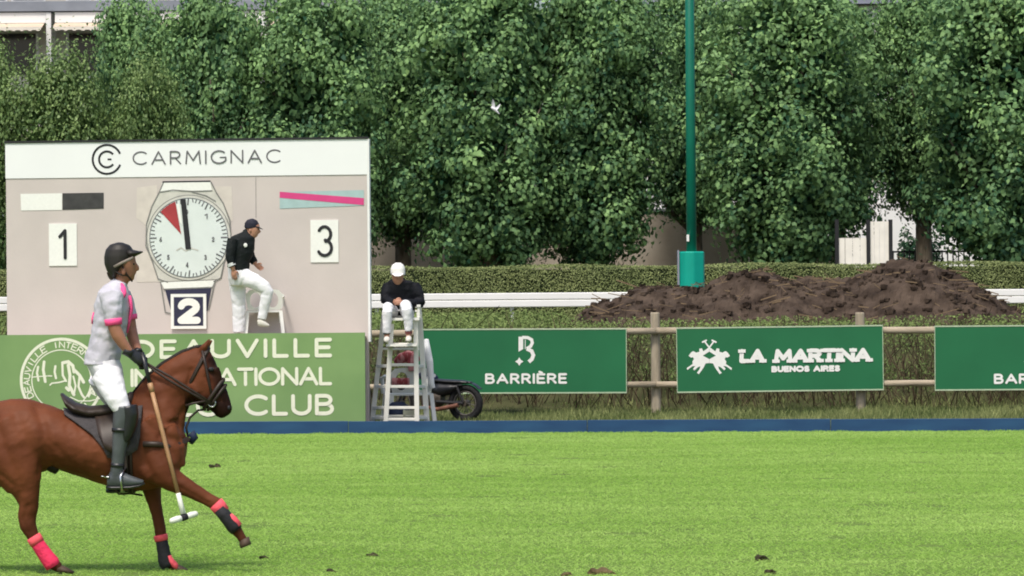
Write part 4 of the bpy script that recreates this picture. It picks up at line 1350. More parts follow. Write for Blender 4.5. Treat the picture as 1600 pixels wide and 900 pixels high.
# ================================================================== HANDS
def hand(mb, wrist, d, nrm, side, size=1.0, curl=0.6):
    """a palm and five bent fingers. d: wrist to knuckles, nrm: out of the palm, side: towards the thumb"""
    d, nrm = Vector(d).normalized(), Vector(nrm).normalized()
    s = Vector(side); s = (s - d * s.dot(d)).normalized(); nrm = (nrm - d * nrm.dot(d) - s * nrm.dot(s)).normalized()
    k = size
    w = Vector(wrist)
    mb.loft([(w - d * 0.02 * k, s * 0.027 * k, nrm * 0.020 * k), (w + d * 0.02 * k, s * 0.034 * k, nrm * 0.018 * k), (w + d * 0.06 * k, s * 0.043 * k, nrm * 0.016 * k),
             (w + d * 0.095 * k, s * 0.041 * k, nrm * 0.013 * k), (w + d * 0.103 * k, s * 0.03 * k, nrm * 0.008 * k)], 12)
    lens = (0.072, 0.080, 0.074, 0.060)
    for i, L in enumerate(lens):
        o = w + d * (0.092 - 0.004 * abs(i - 1)) * k + s * (0.030 - 0.020 * i) * k
        a = 0.0
        pts = [o]
        for q, f in enumerate((0.45, 0.32, 0.23)):
            a += curl * (0.75 + 0.25 * q)
            pts.append(pts[-1] + (d * math.cos(a) + nrm * math.sin(a)) * L * f * k)
        mb.tube(pts, [0.0098 * k, 0.0092 * k, 0.0085 * k, 0.0062 * k], 8)
    o = w + d * 0.028 * k + s * 0.030 * k
    p1 = o + (d * 0.6 + s * 0.75 + nrm * 0.3).normalized() * 0.036 * k
    p2 = p1 + (d * 0.75 + s * 0.1 + nrm * (0.4 + curl)).normalized() * 0.030 * k
    p3 = p2 + (d * 0.5 - s * 0.35 * curl + nrm * (0.4 + curl)).normalized() * 0.024 * k
    mb.tube([o, p1, p2, p3], [0.013 * k, 0.0115 * k, 0.0105 * k, 0.007 * k], 8)

# ================================================================== THE MAN ON THE LEDGE
def ledge_man():
    Y = 60.62
    base = Vector((P(373, 520, Y).x, Y, zplat))
    t = thing('person', 'man in black jacket and dark cap stepping off a chair on the scoreboard ledge', 'person', base)
    torso = PROF([(379, 362, 394, 366, 0.065), (362, 369, 398, 371, 0.17), (356, 378, 398.5, 382, 0.20), (355, 392, 397, 396, 0.195), (355, 405, 391, 408, 0.18), (355, 416, 389, 426, 0.175), (357, 421, 388, 429, 0.16)], Y)
    armN = LIMB([(364, 374, Y - 0.17, 9, None), (361, 388, Y - 0.21, 8, None), (359, 402, Y - 0.22, 7, None), (362, 413, Y - 0.22, 6, None), (363, 417, Y - 0.22, 5.5, None)])
    armF = LIMB([(384, 375, Y + 0.16, 9, None), (388, 388, Y + 0.21, 8, None), (392, 402, Y + 0.2, 7, None), (398, 411, Y + 0.16, 5.5, None)])
    head = LIMB([(391, 371, Y, 6, None), (394, 366, Y, 9, 0.07), (395, 360, Y, 10.5, 0.078), (395, 353, Y, 11, 0.078), (394, 347, Y, 9, 0.07), (394, 344, Y, 5, 0.04)])
    neck = LIMB([(382, 370, Y, 6.5, 0.06), (388, 366, Y, 6, 0.058), (392, 361, Y, 6, 0.058)])
    nose = LIMB([(402, 359, Y, 2.2, 0.014), (406.5, 362, Y, 2.0, 0.015), (404.5, 364, Y, 2, 0.014)])
    zf = P(373, 525, Y).z
    pelvis = PROF([(355, 414, 390, 420, 0.16), (356, 424, 392, 426, 0.175), (357, 436, 391, 438, 0.175), (361, 446, 385, 446, 0.15)], Y)
    legS = LIMB([(371, 432, Y + 0.06, 15, 0.10), (372, 455, Y + 0.08, 12.5, 0.09), (373, 478, Y + 0.08, 10.5, 0.075), (373, 500, Y + 0.08, 10, 0.065), (373, 520, Y + 0.08, 9, 0.06)])
    legR = LIMB([(380, 433, Y - 0.08, 14, 0.10), (398, 440, Y - 0.14, 12.5, 0.09), (414, 450, Y - 0.17, 10.5, 0.075), (418, 455, Y - 0.17, 9.5, 0.07), (415, 470, Y - 0.16, 9, 0.065), (411, 488, Y - 0.15, 7.5, 0.055), (409, 499, Y - 0.15, 7, 0.05)])
    fore = LIMB([(361, 408, Y - 0.22, 4.5, None), (364, 420, Y - 0.22, 3.6, None), (365, 423, Y - 0.22, 3.0, None)])
    foreF = LIMB([(394, 406, Y + 0.18, 4.5, None), (400, 413, Y + 0.15, 3.4, None)])
    ex = MB()
    hand(ex, P(364.5, 421.5, Y - 0.22), (0.15, 0, -1), (0.2, 1, 0), (1, 0, 0.1), 1.05, 0.3)
    hand(ex, P(399.5, 413, Y + 0.15), (0.8, 0, -0.6), (0, -1, 0), (0.4, 0, 1), 1.0, 0.5)
    ear = MB(); ex.sphere(P(391, 360, Y - 0.083), (0.016, 0.010, 0.028))
    organic('body', [head, neck, nose, scaled(torso, 0.85), scaled(pelvis, 0.85), scaled(legS, 0.8), scaled(legR, 0.8), scaled(armN, 0.75), scaled(armF, 0.75), fore, foreF], 'skin_light', t, base, 0.013, 2, ex)
    jk = organic('jacket', [torso, armN, armF, LIMB([(384, 367, Y, 9, 0.075), (389, 363.5, Y, 8.2, 0.072)])], 'jacket_black', t, base, 0.014, 2, wrinkle=0.006)
    m = MB(); m.sphere(P(383.5, 383, Y - 0.19), (0.03, 0.008, 0.035)); m.build('chest_badge', 'print_white', jk, base)
    m = MB(); m.loft(LIMB([(360.5, 411, Y - 0.22, 6.6, None), (362.5, 415.5, Y - 0.22, 6.4, None)]), 12); m.build('cuff', 'cloth_white', jk, base)
    tz = organic('trousers', [pelvis, legS, legR], 'trouser_white', t, base, 0.012, 2, wrinkle=0.004)
    grooves(tz, base, [([(384, 432), (376, 446), (370, 456)], 2.4, 0.0080), ([(400, 452), (408, 460), (418, 462)], 2.4, 0.0070), ([(388, 446), (400, 450)], 2.4, 0.0060), ([(363, 474), (374, 480), (383, 476)], 2.4, 0.0060), ([(364, 494), (374, 500), (383, 496)], 2.4, 0.0060), ([(383, 452), (380, 480), (381, 512)], 2.2, 0.0060), ([(408, 474), (414, 486)], 2.2, 0.0050)])
    cap = PROF([(392, 341.5, 396, 341.5, 0.03), (386, 343.5, 402, 344.5, 0.068), (382.5, 348, 405, 350, 0.085), (381.5, 354, 404.5, 356.5, 0.088), (382.5, 357, 396, 357.5, 0.085)], Y)
    hat = organic('cap', [cap], 'cap_navy', t, base, 0.010, 2)
    m = MB(); m.loft(PROF([(398, 351, 401, 357, 0.075), (405, 354.5, 405.5, 357, 0.07), (410.5, 357.6, 410.5, 358.8, 0.045)], Y), 14); m.build('peak', 'cap_navy', hat, base)
    m = MB(); m.sphere(P(403, 358.5, Y - 0.035), 0.011); m.sphere(P(403, 358.5, Y + 0.035), 0.011); m.build('eyes', 'print_black', t, base)
    for (a, b, c_, d_, yy) in ((403, 500, 420, 508, Y - 0.15), (366, 520, 384, 525, Y + 0.08)):
        sh = PROF([(a - 1, b, a, d_ + 1, 0.03), (a + 4, b - 3, a + 3, d_ + 2, 0.043), (c_ - 7, b + 1, c_ - 7, d_ + 3, 0.046), (c_ - 2, b + 5, c_ - 2, d_ + 3, 0.04), (c_ + 1, b + 7, c_ + 1, d_ + 2, 0.02)], yy)
        organic('shoe', [sh], 'shoe', t, base, 0.011, 1)
ledge_man()

# ================================================================== LADDER CHAIR AND THE MAN ON IT
YF, YB = 61.25, 62.05
lc = thing('ladder_chair', 'tall white wooden ladder chair at the right end of the scoreboard', 'chair', (P(627, 656, 61.6).x, 61.6, 0))
lo = Vector(lc['o'])
def W(u, v, Y): return P(u, v, Y)
def toground(a, b):
    """carry a leg on to the ground"""
    k = (0.0 - a.z) / (b.z - a.z)
    return a + (b - a) * k
def lbar(name, a, b, w, h, up=(0, 1, 0)):
    m = MB(); m.bar(a, b, w, h, up); o = m.build(name, 'wood_white', lc, lo)
    bv = o.modifiers.new('b', 'BEVEL'); bv.width = 0.006; bv.segments = 2
    return o
fl0, fr0 = W(612, 506, YF), W(649.5, 498, YF)
fl1, fr1 = toground(fl0, W(603, 656, YF)), toground(fr0, W(651.5, 656, YF))
bl0, br0 = W(600, 492, YB), W(655, 488, YB)
bl1, br1 = toground(bl0, W(582, 656, YB)), toground(br0, W(667, 656, YB))
lbar('leg', fl0, fl1, 0.075, 0.085); lbar('leg', fr0, fr1, 0.075, 0.085)
lbar('leg', bl0, bl1, 0.075, 0.080); lbar('leg', br0, br1, 0.085, 0.095)
def at_v(a, b, v_):
    """the point of a leg on photo row v_"""
    lo_, hi = 0.0, 1.0
    for _ in range(40):
        k = (lo_ + hi) / 2
        p = a.lerp(b, k)
        pv = HV - F * ((p.z - CH) / p.y) - (p.x / p.y * F) * math.tan(ROLL)
        if pv < v_: lo_ = k
        else: hi = k
    return a.lerp(b, k)
for v_ in (538, 570, 604, 637, 655.0):
    e = Vector((0.028, 0, 0))
    lbar('rung', at_v(fl0, fl1, v_) + e, at_v(fr0, fr1, v_) - e, 0.045, 0.060)
for v_ in (572, 604, 637, 653):
    g = Vector((0, 0.03, 0))
    lbar('side_bar', at_v(fl0, fl1, v_) + g, at_v(bl0, bl1, v_) - g, 0.036, 0.05, (0, 0, 1))
    lbar('side_bar', at_v(fr0, fr1, v_) + g, at_v(br0, br1, v_) - g, 0.036, 0.05, (0, 0, 1))
for v_ in (545, 650):
    e = Vector((0.03, 0, 0))
    lbar('back_rung', at_v(bl0, bl1, v_) + e, at_v(br0, br1, v_) - e, 0.036, 0.045)
zs = W(630, 500, YF).z
m = MB(); m.box(fl0.x - 0.10, fr0.x + 0.06, YF - 0.12, YB + 0.06, zs - 0.005, zs + 0.035); m.build('seat', 'wood_white', lc, lo)
m = MB(); m.box(fl0.x - 0.08, fr0.x + 0.02, YF - 0.30, YF - 0.035, W(620, 541, YF).z, W(620, 537.5, YF).z); m.build('footrest', 'wood_white', lc, lo)
for x in (fl0.x - 0.07, fr0.x + 0.05):
    lbar('arm_post', Vector((x, YF - 0.06, zs + 0.036)), Vector((x, YF - 0.06, zs + 0.20)), 0.04, 0.04)
    lbar('armrest', Vector((x, YF - 0.10, zs + 0.222)), Vector((x, YB + 0.03, zs + 0.222)), 0.06, 0.04, (0, 0, 1))
    lbar('back_post', Vector((x, YB + 0.02, zs + 0.036)), Vector((x, YB + 0.02, zs + 0.198)), 0.05, 0.05)
lbar('back_slat', Vector((fl0.x - 0.04, YB + 0.02, zs + 0.14)), Vector((fr0.x + 0.02, YB + 0.02, zs + 0.14)), 0.03, 0.08)

def seated_man():
    Y = 61.70                                     # hips on the seat
    base = Vector((P(627, 490, Y).x, Y, zs + 0.035))
    t = thing('person', 'man in dark jacket and white cap sitting on the tall ladder chair', 'person', base)
    torso = PROF([(610, 437, 641, 438, 0.07), (605, 441, 648, 441, 0.11), (603, 450, 651, 452, 0.14), (603, 464, 650, 466, 0.15), (605, 480, 649, 482, 0.15), (607, 493, 647, 494, 0.14)], Y)
    torso = [(c + Vector((0, -0.20 * max(0.0, (c.z - zs) / 0.6), 0)), a, b) for c, a, b in torso]
    armR = LIMB([(608, 445, Y - 0.16, 9, None), (603, 458, Y - 0.20, 8.5, None), (602, 468, Y - 0.24, 8, None), (610, 472, Y - 0.40, 6.5, None), (617, 471, Y - 0.48, 5.5, None)])
    armL = LIMB([(646, 445, Y - 0.16, 9.5, None), (653, 458, Y - 0.18, 9.5, None), (656, 472, Y - 0.20, 9, None), (646, 474, Y - 0.36, 7, None), (628, 472, Y - 0.48, 5.5, None)])
    elbow = LIMB([(652, 466, Y - 0.12, 8, None), (657, 476, Y - 0.10, 7, None), (657, 480, Y - 0.10, 4, None)])
    Yh_ = Y - 0.25
    head = LIMB([(622, 443, Yh_, 6, 0.06), (621.5, 438, Yh_ - 0.03, 8, 0.075), (621.5, 431, Yh_ - 0.03, 9.5, 0.088), (621.5, 424, Yh_ - 0.01, 10, 0.09), (622, 417, Yh_, 7.5, 0.07)])
    neck = LIMB([(624, 445, Y - 0.16, 7, 0.07), (623, 439, Yh_ + 0.02, 6.5, 0.065)])
    nose = LIMB([(621, 431, Yh_ - 0.115, 2, 0.012), (621, 435, Yh_ - 0.13, 2.2, 0.014), (621, 436.5, Yh_ - 0.11, 1.6, 0.012)])
    Yk = YF - 0.20
    legR = LIMB([(616, 489, Y, 10, None), (610, 484, Y - 0.32, 9.5, None), (605.5, 480, Yk, 8.3, None), (605, 486, Yk - 0.02, 8.2, None), (604.5, 505, Yk, 7.5, None), (604.5, 521, Yk + 0.01, 6.6, None)])
    legL = LIMB([(634, 489, Y, 10, None), (635, 482, Y - 0.32, 10, None), (634, 477, Yk, 9, None), (635.5, 483, Yk - 0.02, 9, None), (638, 502, Yk, 7.5, None), (638.5, 517, Yk + 0.01, 6.5, None)])
    hips = LIMB([(607, 487, Y, 9, 0.12), (612, 487, Y, 12, 0.15), (627, 487, Y, 12.5, 0.16), (642, 487, Y, 12, 0.15), (647, 487, Y, 9, 0.12)])
    ex = MB()
    hand(ex, P(616, 471, Y - 0.48), (0.9, -0.25, -0.15), (0.1, 0.9, -0.3), (0, 0.1, 1), 1.1, 0.7)
    hand(ex, P(629, 472, Y - 0.48), (-0.9, -0.4, -0.05), (-0.1, 0.9, -0.3), (0, 0.1, 1), 1.1, 0.7)
    ank = [LIMB([(604.5, 518, Yk + 0.01, 4.5, None), (604.5, 529, Yk + 0.01, 4.2, None)]), LIMB([(638.5, 515, Yk + 0.01, 4.5, None), (638.5, 528, Yk + 0.01, 4.2, None)])]
    organic('body', [head, neck, nose, scaled(torso, 0.85), scaled(hips, 0.8), scaled(legR, 0.8), scaled(legL, 0.8), scaled(armR, 0.75), scaled(armL, 0.75)] + ank, 'skin_light', t, base, 0.013, 2, ex)
    organic('jacket', [torso, armR, armL, elbow, LIMB([(625, 443, Y - 0.16, 11, 0.10), (624, 438, Y - 0.20, 9.5, 0.09)])], 'jacket_navy', t, base, 0.014, 2, wrinkle=0.006)
    organic('trousers', [hips, legR, legL], 'trouser_white', t, base, 0.014, 2, wrinkle=0.006)
    hat = organic('cap', [PROF([(618, 410.5, 626, 410.5, 0.04), (612.5, 414, 631, 414, 0.085), (610, 420, 633, 420, 0.108), (610, 427, 633.5, 427, 0.11), (611, 430, 633, 430, 0.10)], Yh_ - 0.01)], 'cap_white', t, base, 0.011, 2)
    m = MB()
    c = P(621.5, 428.5, Yh_ - 0.13)
    m.loft([(c + Vector((0, 0.06, 0.01)), Vector((0.095, 0, 0)), Vector((0, 0.01, 0.012))), (c + Vector((0, -0.01, 0.0)), Vector((0.085, 0, 0)), Vector((0, 0.01, 0.010))), (c + Vector((0, -0.06, -0.025)), Vector((0.05, 0, 0)), Vector((0, 0.008, 0.006)))], 14)
    m.build('peak', 'cap_white', hat, base)
    m = MB(); m.sphere(P(617.5, 430.8, Yh_ - 0.118), 0.010); m.sphere(P(625, 430.8, Yh_ - 0.118), 0.010); m.build('eyes', 'print_black', t, base)
    for u, v0 in ((604.5, 526), (638.5, 525)):
        a = P(u, v0, Yk)
        rings = [(a + Vector((0, 0.10, -0.06)), Vector((0.03, 0, 0)), Vector((0, 0, 0.035))), (a + Vector((0, 0.04, -0.03)), Vector((0.045, 0, 0)), Vector((0, 0, 0.065))),
                 (a + Vector((0, -0.04, -0.045)), Vector((0.05, 0, 0)), Vector((0, 0, 0.05))), (a + Vector((0, -0.13, -0.06)), Vector((0.048, 0, 0)), Vector((0, 0, 0.034))), (a + Vector((0, -0.17, -0.065)), Vector((0.03, 0, 0)), Vector((0, 0, 0.025)))]
        organic('shoe', [rings], 'shoe', t, base, 0.011, 1)
        m = MB(); m.loft(LIMB([(u, v0 - 8, Yk + 0.01, 6.0, None), (u, v0 - 3.5, Yk + 0.01, 5.6, None)]), 12); m.build('sock', 'jacket_black' if u < 620 else 'sock_red', t, base)
seated_man()

# ------------------------------------------------------------------ things stowed behind the ladder chair
c2 = P(638, 640, 62.75)
plastic_chair((c2.x, 62.85, 0.0), 0.22, 'white plastic armchair half hidden behind the ladder chair', 1.32)
def cloth():
    b = Vector((c2.x, 62.6, 0.46))
    lofts = [LIMB([(618, 566, 62.60, 5, 0.05), (626, 560, 62.57, 8, 0.09), (638, 557, 62.55, 10, 0.10), (648, 558, 62.55, 8, 0.09), (654, 562, 62.6, 4, 0.05)]),
             LIMB([(644, 556, 62.5, 7, 0.03), (644, 566, 62.46, 8, 0.03), (645, 580, 62.45, 7, 0.025)]),
             LIMB([(612, 596, 62.42, 6, 0.03), (625, 597, 62.42, 7, 0.03), (640, 596, 62.42, 6, 0.03)])]
    o = organic('folded_blanket', lofts, 'plaid_red', None, b, 0.014, 3)
    o.location = b
    tag(o, 'red checked blanket piled on the plastic armchair behind the ladder chair', 'blanket')
    lofts = [LIMB([(666, 530, 62.55, 4, 0.04), (667, 545, 62.5, 6, 0.06), (671, 565, 62.45, 6, 0.05), (673, 585, 62.45, 5, 0.05), (674, 600, 62.45, 5, 0.05), (676, 607, 62.45, 4.5, 0.04)])]
    b2 = P(671, 600, 62.5)
    o = organic('hanging_towel', lofts, 'cloth_white', None, b2, 0.012, 2)
    o.location = b2
    tag(o, 'white cloth hanging over the arm beside the ladder chair', 'cloth')
    b3 = P(622, 656, 62.4); b3.z = 0
    lofts = [[(b3 + Vector((0, 0, z)), Vector((w, 0, 0)), Vector((0, d, 0))) for z, w, d in ((0.01, 0.14, 0.13), (0.06, 0.19, 0.16), (0.22, 0.20, 0.17), (0.34, 0.17, 0.14), (0.40, 0.09, 0.08))]]
    o = organic('holdall_bag', lofts, 'bag_navy', None, b3, 0.015, 3)
    o.location = b3
    tag(o, 'navy holdall bag on the ground under the ladder chair', 'bag')
    b4 = P(640, 656, 62.0); b4.z = 0
    t = thing('crate', 'small cream crate on the ground inside the ladder chair legs', 'crate', b4)
    for x in (-0.09, 0.09):
        m = MB(); m.box(x - 0.01, x + 0.01, -0.11, 0.11, 0, 0.28); m.build('side', 'crate_cream', t)
    for z in (0.02, 0.11, 0.20):
        for y in (-0.12, 0.12):
            m = MB(); m.box(-0.10, 0.10, y - 0.008, y + 0.008, z, z + 0.07); m.build('slat', 'crate_cream', t)
    m = MB(); m.box(-0.079, 0.079, -0.11, 0.11, 0.005, 0.018); m.build('bottom', 'crate_cream', t)
cloth()

def motorbike():
    Y = 64.4
    c = P(727.5, 629.0, Y)
    r = 0.315
    t = thing('motorbike', 'dark motorbike parked behind the ladder chair with its rear wheel showing', 'motorbike', (c.x, c.y, 0), R(180 - 24))
    # local: +x forward (away to the left), z up
    def ring(R0, rw, name, material, parent, x0=0.0, z0=r, n=36):
        m = MB()
        rings = [(Vector((x0 + R0 * math.cos(2 * PI * k / n), 0, z0 + R0 * math.sin(2 * PI * k / n))), Vector((math.cos(2 * PI * k / n), 0, math.sin(2 * PI * k / n))) * rw[0], Vector((0, rw[1], 0))) for k in range(n + 1)]
        m.loft(rings, 10, cap=False)
        return m.build(name, material, parent, smooth=True)
    def wheel(x0):
        ty = ring(r - 0.055, (0.055, 0.06), 'tyre', 'rubber', t, x0)
        ring(r - 0.115, (0.018, 0.04), 'rim', 'rim_steel', ty, x0)
        m = MB()
        for k in range(12):
            a = 2 * PI * k / 12
            m.tube([(x0 + 0.04 * math.cos(a), 0.03 * (-1) ** k, r + 0.04 * math.sin(a)), (x0 + (r - 0.12) * math.cos(a + 0.2), 0, r + (r - 0.12) * math.sin(a + 0.2))], 0.006, 5)
        m.build('spokes', 'rim_steel', ty)
        m = MB(); m.tube([(x0, -0.09, r), (x0, 0.09, r)], 0.055, 14); m.build('hub', 'engine', ty)
    wheel(0.0); wheel(1.22)
    m = MB(); m.tube([(0, 0.10, r), (0.5, 0.10, r + 0.03)], 0.028, 8); m.tube([(0, -0.10, r), (0.5, -0.10, r + 0.03)], 0.028, 8); m.build('swing_arm', 'iron', t)
    m = MB()
    for k in range(9):
        a = R(35 + 13 * k)
        rr_ = r + 0.045
        p = Vector((rr_ * math.cos(a), 0, r + rr_ * math.sin(a)))
        if k: m.bar(q, p, 0.14, 0.012, (p + q) / 2 - Vector((0, 0, r)))
        q = p
    m.build('mudguard', 'boot_black', t)
    pan_ = [[(Vector((x, 0, z)), Vector((0, 0, h)), Vector((0, w, 0))) for x, z, h, w in ((0.10, 0.60, 0.03, 0.10), (0.25, 0.56, 0.10, 0.13), (0.45, 0.54, 0.13, 0.14), (0.60, 0.56, 0.08, 0.10))]]
    organic('side_panel', pan_, 'boot_black', t, (0, 0, 0), 0.016, 2)
    m = MB(); m.tube([(0.08, 0.13, r - 0.03), (0.45, 0.14, r - 0.10), (0.75, 0.10, r - 0.05)], [0.038, 0.034, 0.022], 10); m.build('exhaust', 'rust_pipe', t)
    eng = [[(Vector((0.42 + 0.12 * k, 0, 0.40 - 0.02 * k)), Vector((0, 0, 0.13 + 0.02 * (k == 1))), Vector((0, 0.11, 0))) for k in range(4)]]
    organic('engine', eng, 'engine', t, (0, 0, 0), 0.02, 1)
    seat = [[(Vector((x, 0, z)), Vector((0, 0, h)), Vector((0, w, 0))) for x, z, h, w in ((-0.12, 0.66, 0.02, 0.06), (0.05, 0.67, 0.035, 0.10), (0.35, 0.68, 0.04, 0.12), (0.55, 0.70, 0.03, 0.09))]]
    organic('saddle', seat, 'boot_black', t, (0, 0, 0), 0.015, 2)
    tank = [[(Vector((x, 0, z)), Vector((0, 0, h)), Vector((0, w, 0))) for x, z, h, w in ((0.52, 0.72, 0.05, 0.06), (0.62, 0.76, 0.09, 0.11), (0.78, 0.79, 0.09, 0.12), (0.90, 0.79, 0.05, 0.07))]]
    organic('fuel_tank', tank, 'bag_navy', t, (0, 0, 0), 0.015, 2)
    m = MB()
    for y in (-0.08, 0.08):
        m.tube([(1.22, y, r), (0.98, y, 0.86)], 0.022, 8)
        m.tube([(0.98, y, 0.86), (0.94, y * 4, 0.94)], 0.012, 8)
    m.build('fork', 'iron', t)
    m = MB(); m.tube([(0.5, 0, 0.33), (0.45, 0, 0.62), (0.95, 0, 0.80)], 0.025, 8); m.tube([(0.45, 0, 0.60), (0.02, 0.09, 0.62)], 0.018, 8); m.tube([(0.12, 0.10, 0.60), (0.0, 0.10, r + 0.02)], 0.022, 8); m.build('frame', 'iron', t)
motorbike()

# ================================================================== HORSE
HYM = 29.45                                       # depth of the horse's midline
NR, FR = HYM - 0.15, HYM + 0.14                   # near and far legs
hbase = Vector((P(130, 880, HYM).x, HYM, 0.0))
horse = thing('horse', 'chestnut polo horse cantering right with pink leg wraps', 'horse', hbase)
TR = [(-66, 668, -64, 700, 0.07), (-54, 647, -52, 742, 0.17), (-22, 631, -20, 762, 0.24), (18, 622.5, 22, 758, 0.265), (45, 623, 56, 742, 0.27), (78, 633, 84, 731, 0.265), (110, 645, 112, 741, 0.272),
      (140, 652, 142, 751, 0.278), (170, 652, 170, 761, 0.275), (198, 642, 198, 767, 0.26), (225, 632, 226, 767, 0.24), (250, 632, 250, 762, 0.22), (271, 645, 268, 752, 0.19), (286, 668, 281, 736, 0.14), (293, 690, 290, 716, 0.07)]
trunk_r = PROF(TR, HYM)
neck_r = PROF([(186, 650, 268, 738, 0.17), (204, 619, 285, 704, 0.135), (227, 591, 288, 673, 0.108), (254, 568, 291, 648, 0.092), (284, 550, 298, 630, 0.082), (308, 542, 303, 612, 0.072)], HYM)
head_rows = [(314, 539, 294, 585, 0.060), (325, 543, 293, 606, 0.078), (334, 558, 297, 624, 0.092), (343, 580, 309, 634, 0.088), (350.5, 598, 323, 638, 0.070), (356, 613, 332, 644, 0.058), (361, 628, 338, 651, 0.056),
             (363.5, 638, 342, 653, 0.052), (360, 647, 347, 654.5, 0.035)]
head_r = PROF(head_rows, HYM)
legs = [
    LIMB([(240, 700, NR + .03, 40, .11), (254, 735, NR, 30, .11), (270, 751, NR - .01, 18.5, .085), (298, 765, NR - .02, 13.5, .06), (323, 779, NR - .02, 10.8, .05), (337, 787, NR - .02, 11, .047), (351, 804, NR - .02, 8.6, .036), (363, 820, NR - .02, 8.8, .038), (370, 829, NR - .02, 9.2, .04), (377, 839, NR - .02, 7.2, .034), (381, 845, NR - .02, 7.5, .036)]),
    LIMB([(238, 738, FR, 24, .10), (237, 766, FR, 14.5, .075), (243, 792, FR, 10.5, .055), (248, 812, FR, 9.2, .048), (251, 830, FR, 9.6, .048), (253, 848, FR, 7.6, .036), (256, 866, FR, 8.4, .038), (260, 877, FR, 8.6, .042), (269, 884, FR, 7.0, .036), (276, 887, FR, 6.8, .038)]),
    LIMB([(10, 680, NR + .02, 58, .14), (20, 715, NR, 52, .14), (33, 745, NR - .01, 35, .12), (42, 770, NR - .01, 21, .09), (45, 790, NR - .01, 15.5, .07), (42, 809, NR - .01, 14.5, .055), (44, 823, NR - .01, 13.2, .052), (53, 840, NR - .01, 9.6, .040), (66, 860, NR - .01, 9.2, .038), (80, 879, NR - .01, 10.4, .043), (89, 885, NR - .01, 8.6, .038), (95, 888, NR - .01, 8, .04)]),
    LIMB([(-15, 700, FR, 55, .14), (-22, 730, FR, 45, .13), (-40, 765, FR, 24, .09), (-62, 790, FR, 16, .07), (-84, 806, FR, 13, .055), (-100, 820, FR, 12, .05), (-112, 842, FR, 9, .04), (-122, 862, FR, 9, .038), (-130, 876, FR, 10, .042), (-126, 884, FR, 8, .04)]),
]
def horse_extra():
    mb = MB()
    return mb
ears = [LIMB([(316, 548, HYM - 0.045, 6, 0.022), (320, 541, HYM - 0.048, 5.5, 0.024), (325.5, 533, HYM - 0.05, 3.4, 0.016), (328.5, 528.5, HYM - 0.05, 1.2, 0.006)]),
        LIMB([(318, 548, HYM + 0.045, 6, 0.022), (323, 541, HYM + 0.048, 5.5, 0.024), (329, 534, HYM + 0.05, 3.4, 0.016), (332.5, 530.5, HYM + 0.05, 1.2, 0.006)])]
muscle = [LIMB([(-6, 652, HYM - .10, 14, .05), (4, 664, HYM - .15, 30, .10), (24, 695, HYM - .18, 40, .112), (36, 735, HYM - .17, 27, .09)]),
          LIMB([(-20, 690, HYM - .13, 22, .11), (0, 730, HYM - .15, 20, .10), (22, 765, HYM - .155, 12, .07)]),
          LIMB([(256, 668, HYM - .11, 20, .10), (270, 700, HYM - .12, 20, .09), (272, 730, HYM - .11, 18, .08)]),
          LIMB([(228, 728, HYM - .16, 16, .07), (240, 745, HYM - .165, 15, .06)]),
          LIMB([(236, 605, HYM - .05, 13, .06), (252, 630, HYM - .07, 17, .06), (262, 660, HYM - .09, 20, .07)]),
          LIMB([(222, 660, HYM - .14, 22, .08), (240, 690, HYM - .155, 26, .08), (255, 720, HYM - .14, 24, .08)]),
          LIMB([(302, 600, HYM - .045, 17, .045), (309, 614, HYM - .048, 15, .045)]),           # cheek
          LIMB([(336, 574, HYM - .05, 7, .03), (345, 598, HYM - .035, 5, .02)])]                  # face bone
body = organic('body', [trunk_r, neck_r, head_r] + legs + ears + muscle, 'coat', horse, hbase, 0.0115, 9, None, 24, wrinkle=0.0035)
grooves(body, hbase, [
    ([(58, 636), (70, 672), (70, 716), (66, 738)], 8, 0.020), ([(-8, 650), (4, 692), (22, 735), (34, 768)], 7, 0.014), ([(20, 640), (34, 668), (40, 700)], 9, 0.008),
    ([(0, 742), (22, 760), (32, 784)], 5, 0.010), ([(206, 640), (232, 664), (262, 684), (286, 690)], 7, 0.016), ([(216, 690), (226, 722), (240, 748)], 7, 0.014),
    ([(247, 700), (262, 726), (282, 742)], 6, 0.010), ([(299, 578), (294, 602), (300, 622), (312, 632)], 4, 0.011), ([(289, 640), (268, 664), (248, 684)], 5, 0.010),
    ([(232, 602), (262, 588), (292, 580)], 7, 0.009), ([(240, 622), (262, 618), (284, 622)], 8, 0.007), ([(322, 588), (336, 606), (342, 626)], 3, 0.008), ([(328, 566), (324, 580), (332, 586)], 3, 0.006),
    ([(104, 668), (112, 700), (122, 736)], 4, 0.004), ([(122, 666), (132, 700), (140, 744)], 4, 0.004), ([(140, 670), (150, 704), (158, 750)], 4, 0.004), ([(88, 700), (120, 738), (160, 756)], 6, 0.008),
    ([(272, 756), (300, 772), (326, 786)], 2.5, 0.006), ([(44, 790), (36, 812), (42, 830)], 3, 0.006), ([(236, 770), (244, 800), (249, 826)], 2.5, 0.006), ([(352, 628), (356, 642)], 2.5, 0.006),
    ([(282, 690), (288, 712), (280, 732)], 5, 0.008), ([(70, 690), (96, 716)], 4, -0.004), ([(180, 690), (200, 730), (206, 760)], 5, 0.007)])
